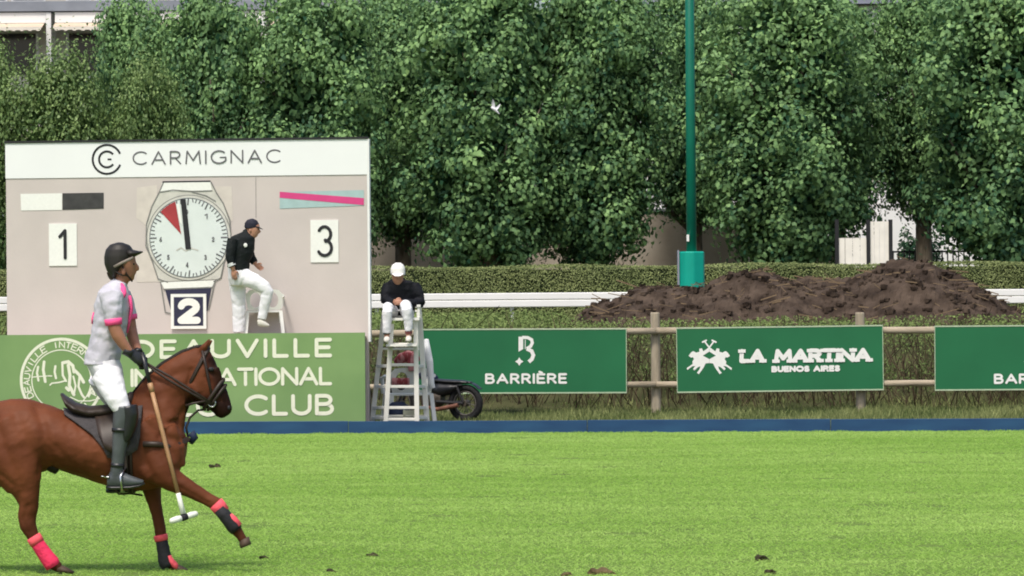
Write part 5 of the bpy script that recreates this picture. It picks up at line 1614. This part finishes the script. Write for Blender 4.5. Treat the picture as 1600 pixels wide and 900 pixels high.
# coat colour: darker face, muzzle, lower legs; shade painted on the far legs
me = body.data
col = me.color_attributes.new('coat', 'FLOAT_COLOR', 'POINT')
def upx(p):
    w = p + hbase
    a, b = w.x / HYM, (w.z - CH) / HYM
    return 800 + F * (a * CR - b * SR), HV - F * (a * SR + b * CR)
def sstep(a, b, x):
    k = min(1.0, max(0.0, (x - a) / (b - a)))
    return k * k * (3 - 2 * k)
vals = []
for vtx in me.vertices:
    u, v = upx(vtx.co)
    d = 1.0
    if u > 290 and v < 665:
        q = (u - 318) * 0.86 + (v - 560) * 0.32        # along the front of the face
        fr = sstep(-4, 14, (u - (315 + (v - 560) * 0.33)))
        mz = sstep(606, 632, v)
        d = 1 - 0.88 * max(fr * sstep(545, 562, v), mz)
    if v > 770:
        d = min(d, 1 - 0.45 * sstep(790, 850, v))
    w = vtx.co + hbase
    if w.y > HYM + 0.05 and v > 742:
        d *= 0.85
    gr = mnoise.noise(Vector((w.x * 3, w.y * 3, w.z * 3))) * 0.16 + mnoise.noise(Vector((w.x * 11, w.y * 9, w.z * 6))) * 0.10
    k = max(0.10, d + gr)
    vals += [k, k * (0.97 if d < 0.8 else 1.0), k, 1.0]
col.data.foreach_set('color', vals)

m = MB(); m.sphere(P(329.5, 577, HYM - 0.079), (0.022, 0.012, 0.018)); m.sphere(P(329.5, 577, HYM + 0.079), (0.022, 0.012, 0.018)); m.build('eyes', 'print_black', horse, hbase, smooth=True)
m = MB(); m.sphere(P(357.5, 637, HYM - 0.043), (0.012, 0.012, 0.018)); m.sphere(P(357.5, 637, HYM + 0.043), (0.012, 0.012, 0.018)); m.build('nostrils', 'print_black', horse, hbase, smooth=True)
organic('sheath', [LIMB([(70, 720, HYM - .02, 8, .05), (82, 727, HYM - .03, 12, .07), (92, 735, HYM - .03, 8, .05)])], 'hair_dark', horse, hbase, 0.012, 2)
# roached mane: short dark stubble along the crest
m = MB(); m.tube([P(u, v, HYM) for u, v in ((206, 617), (227, 591.5), (254, 568.5), (284, 550.5), (308, 542), (320, 541), (328, 551))], [0.012, 0.016, 0.018, 0.018, 0.016, 0.014, 0.006], 8, sy=0.8); m.build('mane', 'hair_dark', horse, hbase, smooth=True)
# tail, clubbed and swinging
organic('tail', [LIMB([(-58, 660, HYM, 9, .05), (-72, 680, HYM + .02, 12, .06), (-72, 712, HYM + .05, 14, .07), (-52, 738, HYM + .08, 14, .07), (-25, 748, HYM + .10, 11, .06), (2, 750, HYM + .12, 8, .04), (9, 753, HYM + .12, 3, .02)])], 'hair_dark', horse, hbase, 0.014, 2)

def hoof(rows, Y):
    m = MB(); m.loft(PROF(rows, Y), 14); m.build('hoof', 'hoof', horse, hbase, smooth=True)
hoof([(374, 845, 389, 838, 0.038), (374, 852, 391, 845, 0.046), (376, 857, 393, 850, 0.050)], NR - .02)
hoof([(274, 880, 270, 893, 0.036), (284, 884, 279, 893.5, 0.045), (296, 891, 294, 894, 0.040)], FR)
hoof([(93, 881, 88, 894, 0.036), (104, 886, 99, 895.5, 0.046), (116, 893, 114, 896, 0.040)], NR - .01)
hoof([(-134, 884, -118, 884, 0.038), (-132, 891, -112, 891, 0.046), (-130, 896, -108, 896, 0.05)], FR)

def wrap(name, rows, material, k=1.14):
    r = LIMB(rows)
    m = MB(); m.loft([(c, Vector(a) * k, Vector(b) * k) for c, a, b in r], 16)
    return m.build(name, material, horse, hbase, smooth=True)
# near foreleg (stretched out): coral band, black boot, coral edge
wrap('leg_band', [(337, 786.5, NR - .02, 10.6, .045), (343, 793, NR - .02, 10.6, .044), (349, 801, NR - .02, 9.6, .040)], 'coral_wrap', 1.16)
wrap('leg_boot', [(343, 795, NR - .03, 9, .042), (351, 805, NR - .03, 9.2, .041), (358, 814, NR - .03, 9.2, .041), (365, 823, NR - .03, 9.8, .043), (370, 829, NR - .03, 8.6, .04)], 'neoprene', 1.14)
wrap('boot_strap', [(356.5, 803.5, NR - .02, 4, .036), (365, 812, NR - .02, 5, .038), (374, 822, NR - .02, 4.5, .035)], 'coral_wrap', 1.25)
# far foreleg
wrap('leg_band', [(250.5, 835.5, FR, 10.2, .045), (251.5, 840, FR, 10.4, .045), (252.5, 845, FR, 9.8, .043)], 'coral_wrap', 1.08)
wrap('leg_boot', [(252.5, 844.5, FR, 9.3, .042), (254, 853, FR, 9.2, .042), (254.6, 856, FR, 9.8, .044), (256, 863, FR, 9.4, .043), (256.6, 867, FR, 10.2, .045), (258, 874, FR, 11.0, .05), (260.5, 881, FR, 11.2, .05), (262.5, 886, FR, 9, .045)], 'neoprene', 1.05)
wrap('boot_strap', [(264, 868, FR - .01, 3, .03), (267, 876, FR - .01, 4.5, .035), (273, 883, FR - .01, 5, .035), (277, 888, FR - .01, 3.5, .03)], 'coral_wrap', 1.1)
# near hind leg: pink bandage with a turned top
wrap('leg_bandage', [(55, 843, NR - .01, 9.8, .042), (60, 851, NR - .01, 10.0, .043), (66, 860, NR - .01, 10.4, .043), (73, 870, NR - .01, 11, .045), (80, 879, NR - .01, 11.8, .048), (84, 885.5, NR - .01, 10.8, .046)], 'pink_wrap', 1.10)
wrap('bandage_top', [(52, 838, NR - .01, 10.6, .046), (56, 844.5, NR - .01, 11, .048), (59, 849, NR - .01, 10.6, .045)], 'coral_wrap', 1.10)
wrap('leg_bandage', [(-104, 828, FR, 12, .05), (-113, 845, FR, 10, .044), (-122, 862, FR, 10, .044), (-130, 875, FR, 11, .047)], 'pink_wrap', 1.10)

# ------------------------------------------------------------------ tack
def trunk_at(u):
    k = 0
    while k < len(TR) - 2 and (TR[k + 1][0] + TR[k + 1][2]) / 2 < u: k += 1
    ua, ub = (TR[k][0] + TR[k][2]) / 2, (TR[k + 1][0] + TR[k + 1][2]) / 2
    s = (u - ua) / (ub - ua)
    A, B = trunk_r[k], trunk_r[k + 1]
    return tuple(Vector(a).lerp(Vector(b), s) for a, b in zip(A, B))
def on_trunk(u, ang, k=1.03):
    """ang: 0 on the back, 90 on the near side"""
    c, a, b = trunk_at(u)
    return c + (a * math.cos(R(ang)) - b * math.sin(R(ang))) * k
def trunk_sheet(name, cols, material, thick=0.014, k=1.04):
    """cols: (u at top, lean of u to the lower edge, lowest angle)"""
    m = MB(); n = 16
    for layer, kk in ((0, k), (1, k + thick / 0.25)):
        for u, du, amax in cols:
            for j in range(n + 1):
                a = -amax + 2 * amax * j / n
                m.v.append(tuple(on_trunk(u + du * (abs(a) / max(amax, 1)) ** 1.2, a, kk)))
    nc = len(cols)
    idx = lambda l, i, j: l * nc * (n + 1) + i * (n + 1) + j
    for i in range(nc - 1):
        for j in range(n):
            m.f.append((idx(0, i, j), idx(0, i, j + 1), idx(0, i + 1, j + 1), idx(0, i + 1, j)))
            m.f.append((idx(1, i, j), idx(1, i + 1, j), idx(1, i + 1, j + 1), idx(1, i, j + 1)))
        for j in (0, n):
            m.f.append((idx(0, i, j), idx(0, i + 1, j), idx(1, i + 1, j), idx(1, i, j)))
    for i in (0, nc - 1):
        for j in range(n):
            m.f.append((idx(0, i, j), idx(1, i, j), idx(1, i, j + 1), idx(0, i, j + 1)))
    return m.build(name, material, horse, hbase, smooth=True)
trunk_sheet('saddle_pad', [(101, 4, 30), (112, 14, 45), (128, 22, 62), (145, 22, 82), (162, 12, 96), (180, 4, 98), (200, 4, 96), (218, 2, 90), (226, -2, 74)], 'saddle_pad')
trunk_sheet('saddle_flap', [(148, 12, 62), (160, 10, 82), (176, 6, 92), (194, 4, 90), (208, 2, 80)], 'leather', 0.012, 1.11)
sd_rows = [(93, 610, 97, 619, 0.10), (101, 617, 106, 638, 0.17), (118, 628, 118, 648, 0.19), (140, 634, 140, 655, 0.17), (165, 632, 165, 655, 0.14), (190, 622, 190, 650, 0.115), (203, 611, 206, 640, 0.085), (210, 612, 212, 632, 0.05)]
organic('saddle', [PROF(sd_rows, HYM)], 'leather', horse, hbase, 0.014, 3)
m = MB()
for u in (203, 209):
    pts = [on_trunk(u, a, 1.022) for a in range(60, 301, 12)]
    m.tube(pts, 0.014, 6)
m.build('girth', 'leather', horse, hbase, smooth=True)
def around_neck(rows_i, rows_j, s, name, k=1.05, r_=0.013, material='leather', parent=None):
    c, a, b = [Vector(x).lerp(Vector(y), s) for x, y in zip(rows_i, rows_j)]
    m = MB()
    m.tube([c + (a * math.cos(t) + b * math.sin(t)) * k for t in [2 * PI * q / 28 for q in range(29)]], r_, 6, cap=False)
    return m.build(name, material, parent or horse, hbase if parent is None else hbase, smooth=True)
bridle = around_neck(head_r[4], head_r[5], 0.3, 'noseband', 1.05, 0.013)
around_neck(head_r[1], head_r[2], 0.15, 'browband', 1.03, 0.011)
around_neck(head_r[1], head_r[1], 0.0, 'throat_lash', 1.04, 0.009)
for s, yy in ((-1, 'near'), (1, 'far')):
    m = MB(); m.tube([P(316, 548, HYM + s * 0.072), P(321, 570, HYM + s * 0.098), P(327, 600, HYM + s * 0.088), P(333, 628, HYM + s * 0.066)], 0.011, 6); m.build('cheek_strap', 'leather', horse, hbase, smooth=True)
    m = MB()
    bc = P(331, 630, HYM + s * 0.070)
    m.tube([bc + Vector((math.cos(t) * 0.028, 0, math.sin(t) * 0.028)) for t in [2 * PI * q / 18 for q in range(19)]], 0.006, 6, cap=False)
    m.build('bit_ring', 'bit_metal', horse, hbase, smooth=True)
m = MB(); m.tube([P(331, 630, HYM - 0.07), P(331, 630, HYM + 0.07)], 0.008, 6); m.build('bit', 'bit_metal', horse, hbase)
around_neck(head_r[3], head_r[4], 0.75, 'sheepskin_noseband', 1.03, 0.017, 'leather')
# breast collar, martingale and neck straps
m = MB(); m.tube([on_trunk(228, 84, 1.07), on_trunk(252, 86, 1.08), on_trunk(274, 88, 1.10), P(294, 686, HYM - 0.07), P(299, 690, HYM), P(294, 686, HYM + 0.07), on_trunk(274, -88, 1.10), on_trunk(252, -86, 1.08), on_trunk(228, -84, 1.07)], 0.022, 8, sy=0.6); m.build('breast_collar', 'leather', horse, hbase, smooth=True)
m = MB(); m.tube([P(298, 676, HYM - 0.03), P(304, 684, HYM - 0.03), P(298, 692, HYM - 0.02)], [0.035, 0.03, 0.02], 8); m.build('breast_pad', 'bag_navy', horse, hbase, smooth=True)
around_neck(neck_r[0], neck_r[1], 0.75, 'neck_strap', 1.04, 0.012)
m = MB(); m.tube([P(322, 640, HYM), P(310, 641, HYM), P(297, 652, HYM), P(291, 668, HYM), P(294, 684, HYM)], 0.009, 6); m.build('martingale', 'leather', horse, hbase, smooth=True)
m = MB(); m.tube([P(320, 627, HYM - 0.09), P(303, 630, HYM - 0.085), P(290, 634, HYM - 0.09)], 0.009, 6); m.build('draw_strap', 'leather', horse, hbase, smooth=True)

# ------------------------------------------------------------------ RIDER
RH = P(216, 559, HYM - 0.20)                      # right fist
LH = P(226, 566, HYM - 0.06)                      # left fist
def rider():
    Y = HYM
    base = Vector((P(160, 630, Y).x, Y, P(160, 634, Y).z))
    t = thing('person', 'polo rider in grey white jersey with pink trim, black helmet and black boots', 'person', base)
    YA, YL = Y - 0.21, Y - 0.30
    torso = PROF([(174, 438, 198, 441, 0.065), (163, 446, 200, 449, 0.15), (153, 456, 203, 462, 0.195), (147.5, 478, 205, 482, 0.20), (145, 505, 201, 508, 0.185), (139, 535, 194, 536, 0.165), (132, 557, 189, 556, 0.175), (131, 570, 187, 569, 0.18)], Y)
    slvN = LIMB([(174, 461, Y - 0.17, 19, .085), (175, 475, YA, 17, .075), (176.5, 492, YA - .01, 14.5, .066), (177.5, 506, YA - .01, 13, .062)])
    slvF = LIMB([(188, 461, Y + 0.17, 18, .085), (195, 478, Y + .21, 16, .07), (201, 497, Y + .20, 13, .062)])
    armN = LIMB([(175, 465, Y - 0.18, 13, .06), (177, 490, YA - .01, 11, .052), (179, 512, YA - .02, 10.3, .048), (184, 524, YA - .02, 10.2, .046), (193, 538, YA - .01, 8.6, .040), (203, 551, YA, 6.4, .030), (206, 554, YA, 6, .03)])
    armF = LIMB([(190, 466, Y + 0.18, 13, .06), (200, 492, Y + .20, 11, .052), (204, 515, Y + .19, 10, .048), (210, 535, Y + .12, 8.5, .04), (218, 556, Y + .0, 6.2, .03)])
    neck = LIMB([(186, 447, Y, 12, .06), (190, 436, Y, 11.5, .057), (192, 428, Y, 11.5, .057)])
    head = LIMB([(206, 437, Y, 4, .028), (203, 433, Y, 10, .052), (198, 426, Y, 15, .066), (195, 416, Y, 18.5, .074), (192, 405, Y, 20, .077), (189, 395, Y, 18, .070), (188, 389, Y, 11, .05)])
    nose = LIMB([(212, 412, Y, 2.2, .010), (215.5, 418, Y, 2.6, .013), (216.3, 420.5, Y, 2.4, .014), (213, 422.5, Y, 2.2, .012)])
    lips = LIMB([(209, 427, Y, 3.4, .024), (211.5, 428.5, Y, 2.6, .018)])
    chin = LIMB([(205, 434, Y, 5, .026), (209.5, 435.5, Y, 3.4, .018)])
    pelvis = PROF([(133, 562, 187, 561, 0.17), (137, 574, 191, 573, 0.18), (144, 589, 194, 591, 0.18), (154, 604, 195, 608, 0.165), (163, 620, 194, 624, 0.14), (170, 630, 190, 632, 0.10)], Y)
    thN = LIMB([(167, 586, Y - .13, 25, .11), (175, 606, Y - .21, 21, .10), (184, 626, YL + .01, 17, .08), (191, 640, YL, 14, .072), (193, 648, YL, 12.5, .068)])
    thF = LIMB([(163, 586, Y + .13, 27, .11), (172, 606, Y + .21, 24, .10), (182, 626, Y + .29, 18.5, .085), (190, 640, Y + .30, 15, .075), (193, 648, Y + .3, 12.5, .068)])
    def boot(yy, dv=0.0):
        return [LIMB([(194, 634 + dv, yy, 17, .078), (193, 650 + dv, yy, 16.5, .075), (190, 666 + dv, yy, 14.5, .068), (188, 684 + dv, yy, 12.5, .060), (186, 704 + dv, yy, 11.2, .054), (184, 722 + dv, yy, 10.2, .048), (182, 738 + dv, yy, 10.2, .045), (181, 748 + dv, yy, 11, .044)]),
                PROF([(168, 743 + dv, 167, 760 + dv, .03), (174, 735 + dv, 173, 763 + dv, .042), (188, 735 + dv, 188, 762 + dv, .044), (202, 742 + dv, 202, 761 + dv, .047), (216, 747 + dv, 216, 759 + dv, .042), (225, 750 + dv, 224, 757 + dv, .024)], yy)]
    bN, bF = boot(YL), boot(Y + .30, 6)
    ex = MB()
    for yy in (-1, 1):
        ex.sphere(P(193, 424, Y + yy * 0.078), (0.018, 0.010, 0.030))
    organic('body', [head, neck, nose, lips, chin, scaled(torso, 0.86), scaled(pelvis, 0.86), armN, armF, scaled(thN, 0.82), scaled(thF, 0.82)] + [scaled(x, 0.75) for x in (bN[0], bF[0])], 'skin_tan', t, base, 0.0095, 2, ex)
    m = MB(); m.sphere(P(208.5, 412.5, Y - .036), (0.010, 0.011, 0.008)); m.sphere(P(208.5, 412.5, Y + .036), (0.010, 0.011, 0.008)); m.build('eyes', 'print_black', t, base, smooth=True)
    hair = [LIMB([(176, 424, Y, 10, .066), (177, 432, Y, 8, .055), (179, 438, Y, 5, .04)])]
    organic('hair', hair, 'hair_brown', t, base, 0.010, 2)
    jr = organic('jersey', [torso, slvN, slvF, LIMB([(184, 447, Y, 15, .085), (188, 438, Y, 13, .068)])], 'jersey', t, base, 0.011, 2, wrinkle=0.007)
    grooves(jr, base, [([(166, 508), (152, 540), (146, 566)], 3.9, 0.0054), ([(182, 512), (172, 540), (176, 566)], 4.5, 0.0054), ([(140, 548), (160, 552), (186, 546)], 3.9, 0.0045), ([(150, 526), (172, 534), (194, 524)], 3.9, 0.0045),
                       ([(160, 462), (154, 486), (164, 506)], 3.9, 0.0049), ([(190, 466), (186, 490), (190, 506)], 3.9, 0.0054), ([(168, 474), (178, 480), (188, 476)], 3.2, 0.0027), ([(166, 490), (176, 487), (187, 492)], 3.2, 0.0027),
                       ([(134, 562), (150, 566), (186, 562)], 3.2, 0.0040), ([(156, 512), (166, 520), (168, 532)], 5.2, 0.0063)])
    m = MB(); m.loft(LIMB([(176.6, 498, YA - .01, 14.0, .0675), (177.2, 503, YA - .01, 13.7, .0665), (177.8, 508, YA - .01, 13.2, .0645)]), 16); m.build('sleeve_cuff', 'jersey_pink', jr, base, smooth=True)
    m = MB(); m.loft(LIMB([(200.5, 492, Y + .20, 14, .068), (201.8, 500, Y + .20, 13.2, .064)]), 16); m.build('sleeve_cuff', 'jersey_pink', jr, base, smooth=True)
    # pink yoke stripe on the shoulder, side stripe down the front, number on the back
    m = MB(); m.tube([P(189, 444, Y - .085), P(192, 451, Y - .125), P(193.5, 459, Y - .135), P(193, 465, Y - .14)], [0.016, 0.024, 0.022, 0.010], 10, sy=0.6); m.build('shoulder_patch', 'jersey_pink', jr, base, smooth=True)
    m = MB(); m.tube([P(203, 462, Y - .03), P(206, 482, Y - .03), P(203, 500, Y - .02), P(199, 520, Y - .02)], [0.010, 0.012, 0.012, 0.006], 10, sy=4.0); m.build('front_stripe', 'jersey_pink', jr, base, smooth=True)
    m = MB(); m.tube([P(147.0, 488, Y), P(145.6, 498, Y), P(144.4, 506, Y)], [0.008, 0.012, 0.008], 10, sy=5); m.build('back_stripe', 'jersey_pink', jr, base, smooth=True)
    tz = organic('trousers', [pelvis, thN, thF], 'trouser_white', t, base, 0.011, 2, wrinkle=0.004)
    grooves(tz, base, [([(146, 588), (166, 594), (190, 586)], 3.6, 0.0050), ([(154, 602), (172, 606), (194, 598)], 3.6, 0.0045), ([(166, 620), (184, 618), (200, 608)], 3.6, 0.0040), ([(176, 634), (190, 630), (204, 626)], 3.0, 0.0035), ([(180, 574), (188, 600), (196, 624)], 3.0, 0.0030)])
    for bb, yy, dv in ((bN, YL, 0), (bF, Y + .30, 6)):
        b = organic('boot', bb, 'boot_grey', t, base, 0.010, 2)
        kp = LIMB([(200, 634 + dv, yy - .0, 15, .082), (203, 648 + dv, yy, 14, .082), (202, 664 + dv, yy, 12.5, .076), (198, 680 + dv, yy, 10, .066), (196, 690 + dv, yy, 6, .05)])
        organic('knee_guard', [kp], 'boot_black', b, base, 0.011, 2)
        m = MB(); m.loft(PROF([(166, 758 + dv, 166, 764 + dv, .032), (175, 759 + dv, 175, 765 + dv, .044), (190, 759 + dv, 190, 764 + dv, .044), (204, 758.5 + dv, 204, 763.5 + dv, .048), (218, 756.5 + dv, 218, 761 + dv, .042), (226, 754 + dv, 226, 757 + dv, .022)], yy), 14); m.build('sole', 'boot_black', b, base, smooth=True)
        for vv, rr_ in ((672, 14.8), (727, 11)):
            m = MB(); uu = 189 if vv < 700 else 183.6
            m.loft(LIMB([(uu + .3, vv - 3 + dv, yy, rr_, .072 if vv < 700 else .052), (uu, vv + 3 + dv, yy, rr_, .072 if vv < 700 else .052)]), 16); m.build('boot_strap', 'boot_black', b, base, smooth=True)
        m = MB(); m.tube([P(170, 746 + dv, yy - .05), P(163, 745 + dv, yy), P(170, 746 + dv, yy + .05)], 0.007, 6); m.tube([P(163, 745 + dv, yy), P(158, 744 + dv, yy)], 0.006, 6); m.build('spur', 'bit_metal', b, base, smooth=True)
    # helmet
    hel = [PROF([(184, 378.5, 190, 378.5, .03), (172, 382, 203, 383, .085), (165, 390, 208, 390, .108), (162.5, 401, 209, 399, .114), (163, 413, 206, 407, .112), (167, 424, 196, 414, .105), (173, 432, 186, 425, .09), (177, 435, 182, 433, .07)], Y)]
    hm = organic('helmet', hel, 'helmet', t, base, 0.0095, 2)
    m = MB(); m.loft(PROF([(200, 388, 203, 404, .100), (208, 390, 209, 402, .096), (216, 392, 216, 398.5, .075), (223, 392.5, 223, 394.5, .03)], Y), 16); m.build('visor', 'helmet', hm, base, smooth=True)
    m = MB()
    m.tube([P(178, 417, Y - .109), P(190, 411, Y - .112), P(202, 405.5, Y - .104), P(208, 402, Y - .09)], [0.010, 0.012, 0.012, 0.008], 8); m.build('helmet_band', 'helmet_trim', hm, base, smooth=True)
    m = MB()
    m.tube([P(190, 414, Y - .085), P(197, 428, Y - .070), P(205, 437, Y - .03), P(206, 439, Y), P(205, 437, Y + .03), P(197, 428, Y + .070), P(190, 414, Y + .085)], 0.008, 6)
    m.tube([P(180, 424, Y - .09), P(190, 430, Y - .076), P(198, 430, Y - .068)], 0.007, 6); m.build('chin_strap', 'leather', hm, base, smooth=True)
    # gloves: fists closed round the mallet grip and the reins
    ax = (P(285, 806, HYM - 0.36) - RH).normalized()
    for wr, fist, side in ((P(203, 551.5, YA), RH, -1), (P(217, 555, Y), LH, 1)):
        m = MB()
        d = (fist - wr).normalized()
        m.loft(limb_rings([wr - d * 0.05, wr - d * 0.01, wr + d * 0.02], [0.038, 0.036, 0.034], [0.036, 0.034, 0.032]), 12)
        nrm = Vector((0, 1 if side < 0 else -1, -0.25))
        hand(m, wr, d, nrm, -ax, 1.18, 1.15)
        m.build('glove', 'boot_black', t, base, smooth=True)
rider()

# stirrups hang from the saddle beside the boots
for s, dv in ((-1, 0), (1, 6)):
    yy = HYM + s * 0.30
    m = MB()
    m.tube([P(196, 731 + dv, yy), P(188, 745 + dv, yy - .07), P(190, 765.5 + dv, yy - .065), P(194, 767 + dv, yy), P(190, 765.5 + dv, yy + .065), P(188, 745 + dv, yy + .07), P(196, 731 + dv, yy)], 0.009, 8)
    m.build('stirrup_iron', 'bit_metal', horse, hbase, smooth=True)
    m = MB(); m.bar(P(191, 655, yy + 0.0 - s * 0.0), P(196, 731 + dv, yy), 0.006, 0.025); m.build('stirrup_leather', 'leather', horse, hbase)
m = MB(); m.tube([P(178, 764, HYM - .2), P(186, 772, HYM - .1), P(205, 771, HYM), P(222, 774, HYM + .1)], 0.008, 6); m.build('girth_tie', 'leather', horse, hbase, smooth=True)
# reins from the bit to the left fist
for s in (-1, 1):
    for k, dv in ((0, 0), (1, 7)):
        m = MB(); m.tube([P(331, 630 + dv * .4, HYM + s * 0.075), P(300, 610 + dv * .7, HYM + s * 0.105), P(265, 588 + dv, HYM + s * 0.115), P(240, 574 + dv * .6, HYM + s * 0.05 - 0.05), LH], 0.0095, 6, sy=0.5)
        m.build('rein', 'leather', horse, hbase, smooth=True)

# ------------------------------------------------------------------ MALLET
def mallet():
    a = P(222, 551, HYM - 0.195)
    b = P(287.5, 807, HYM - 0.36)
    d = (b - a)
    t = thing('polo_mallet', 'cane polo mallet with white head held down by the rider', 'mallet', b)
    o = b
    L = d.length
    pt = lambda v: a + d * ((v - 551) / (807 - 551))
    m = MB(); m.tube([pt(551), pt(575), pt(600)], [0.017, 0.016, 0.0155], 10); m.build('grip', 'boot_black', t, o, smooth=True)
    m = MB(); m.tube([pt(599), pt(606), pt(613)], [0.021, 0.022, 0.019], 10); m.build('binding', 'cane', t, o, smooth=True)
    m = MB(); m.tube([pt(612), pt(650), pt(700), pt(773)], [0.017, 0.0175, 0.017, 0.015], 10); m.build('shaft', 'cane', t, o, smooth=True)
    m = MB(); m.tube([pt(771), pt(785), pt(803)], [0.0185, 0.0195, 0.021], 10); m.build('lower_wrap', 'mallet_white', t, o, smooth=True)
    e0, e1 = P(265.5, 815, HYM - 0.42), P(308.5, 802, HYM - 0.30)
    hd_ = [e0.lerp(e1, s) for s in (0, 0.05, 0.25, 0.42)]
    m = MB(); m.tube(hd_, [0.012, 0.022, 0.027, 0.023], 14); m.build('head_end', 'mallet_white', t, o, smooth=True)
    m = MB(); m.tube([e0.lerp(e1, s) for s in (0.60, 0.75, 0.95, 1.0)], [0.022, 0.026, 0.022, 0.012], 14); m.build('head_end', 'mallet_white', t, o, smooth=True)
    m = MB(); m.tube([e0.lerp(e1, s) for s in (0.40, 0.5, 0.62)], [0.024, 0.027, 0.024], 14); m.build('head_middle', 'neoprene', t, o, smooth=True)
mallet()

# ------------------------------------------------------------------ torn turf lying on the field
def clod(u, v, w, h, seed, label, material='clod'):
    g = G(u, v)
    rr = random.Random(seed)
    s = g.y / F
    W_, H_ = w * s / 2 * 0.9, h * s * 1.05 + 0.012
    lofts = []
    for k in range(6):
        x = rr.uniform(-0.7, 0.7) * W_
        r0 = W_ * rr.uniform(0.25, 0.45)
        z = H_ * rr.uniform(0.25, 0.6) * (1 - abs(x) / W_ * 0.6)
        lofts.append([(g + Vector((x + r0 * math.cos(a) * 0.2, rr.uniform(-.03, .03), z + 0)) + Vector((0, 0, q * H_ * 0.35)), Vector((r0 * math.sqrt(max(0.05, 1 - q * q)), 0, 0)), Vector((0, r0 * 0.8 * math.sqrt(max(0.05, 1 - q * q)), 0))) for a, q in ((0, -0.95), (1, -0.4), (2, 0.3), (3, 0.9))])
    lofts.append([(g + Vector((0, 0, -0.01)), Vector((W_, 0, 0)), Vector((0, W_ * 0.5, 0))), (g + Vector((0, 0, H_ * 0.25)), Vector((W_ * 0.8, 0, 0)), Vector((0, W_ * 0.4, 0)))])
    o = organic('turf_clod', lofts, material, None, g, max(0.006, W_ * 0.10), 1)
    me = o.data
    for vt in me.vertices:
        nn = mnoise.noise_vector(vt.co * (3.0 / W_) + Vector((seed, 0, 0)))
        vt.co += nn * W_ * 0.16
    o.location = g
    tag(o, label, 'turf clod', 'torn turf on the field')
clod(1192, 876, 27, 11, 1, 'small black clod of turf standing on the grass at lower right')
clod(1203, 896, 22, 6, 2, 'flat dark clod of turf just below the black clod at lower right')
clod(336, 731, 22, 7, 3, 'brown scrap of turf on the grass below the horse head')
clod(940, 897, 56, 9, 4, 'long brown strip of torn turf at the bottom centre edge', 'clod_brown')
clod(886, 900, 26, 5, 5, 'short brown scrap of turf left of the long torn strip', 'clod_brown')
clod(581, 869, 24, 4, 6, 'thin dark scrap of turf at lower centre, right of the raised hoof')
clod(414, 873, 20, 5, 7, 'dark scrap of turf beside the raised front hoof')
clod(520, 894, 22, 5, 8, 'dark scrap of turf at the bottom edge left of centre')

# a white bird crossing in front of the trees
def bird():
    Y = 96.0
    c = P(772, 165, Y)
    t = thing('bird', 'small white bird flying in front of the trees above the ladder chair', 'bird', c)
    k = Y / F
    q = lambda u, v, dy=0.0: P(772 + u * 1.2, 165 + v * 1.2, Y + dy * 0.6)
    organic('body', [limb_rings([q(-4, 2), q(-2, 3), q(1, 5), q(4, 8), q(7, 11)], [1.2 * k, 2.4 * k, 2.6 * k, 1.6 * k, 0.5 * k], [1.2 * k, 2.4 * k, 2.6 * k, 1.8 * k, 1.4 * k])], 'cloth_white', t, c, 0.007, 1)
    for pts in ([q(-3, 3), q(-3.2, -3, -0.05), q(-1.5, -9, -0.12), q(0.5, -4, -0.05), q(2, 4)], [q(0, 4), q(4, 1, 0.05), q(8.5, -2.5, 0.14), q(7.5, 1, 0.1), q(4, 6)]):
        m = MB(); n = len(pts)
        nn = (pts[1] - pts[0]).cross(pts[-1] - pts[0]).normalized() * 0.006
        m.add([p + nn for p in pts] + [p - nn for p in pts], [tuple(range(n)), tuple(range(2 * n - 1, n - 1, -1))] + [(i, n + i, n + (i + 1) % n, (i + 1) % n) for i in range(n)])
        m.build('wing', 'cloth_white', t, c)
bird()
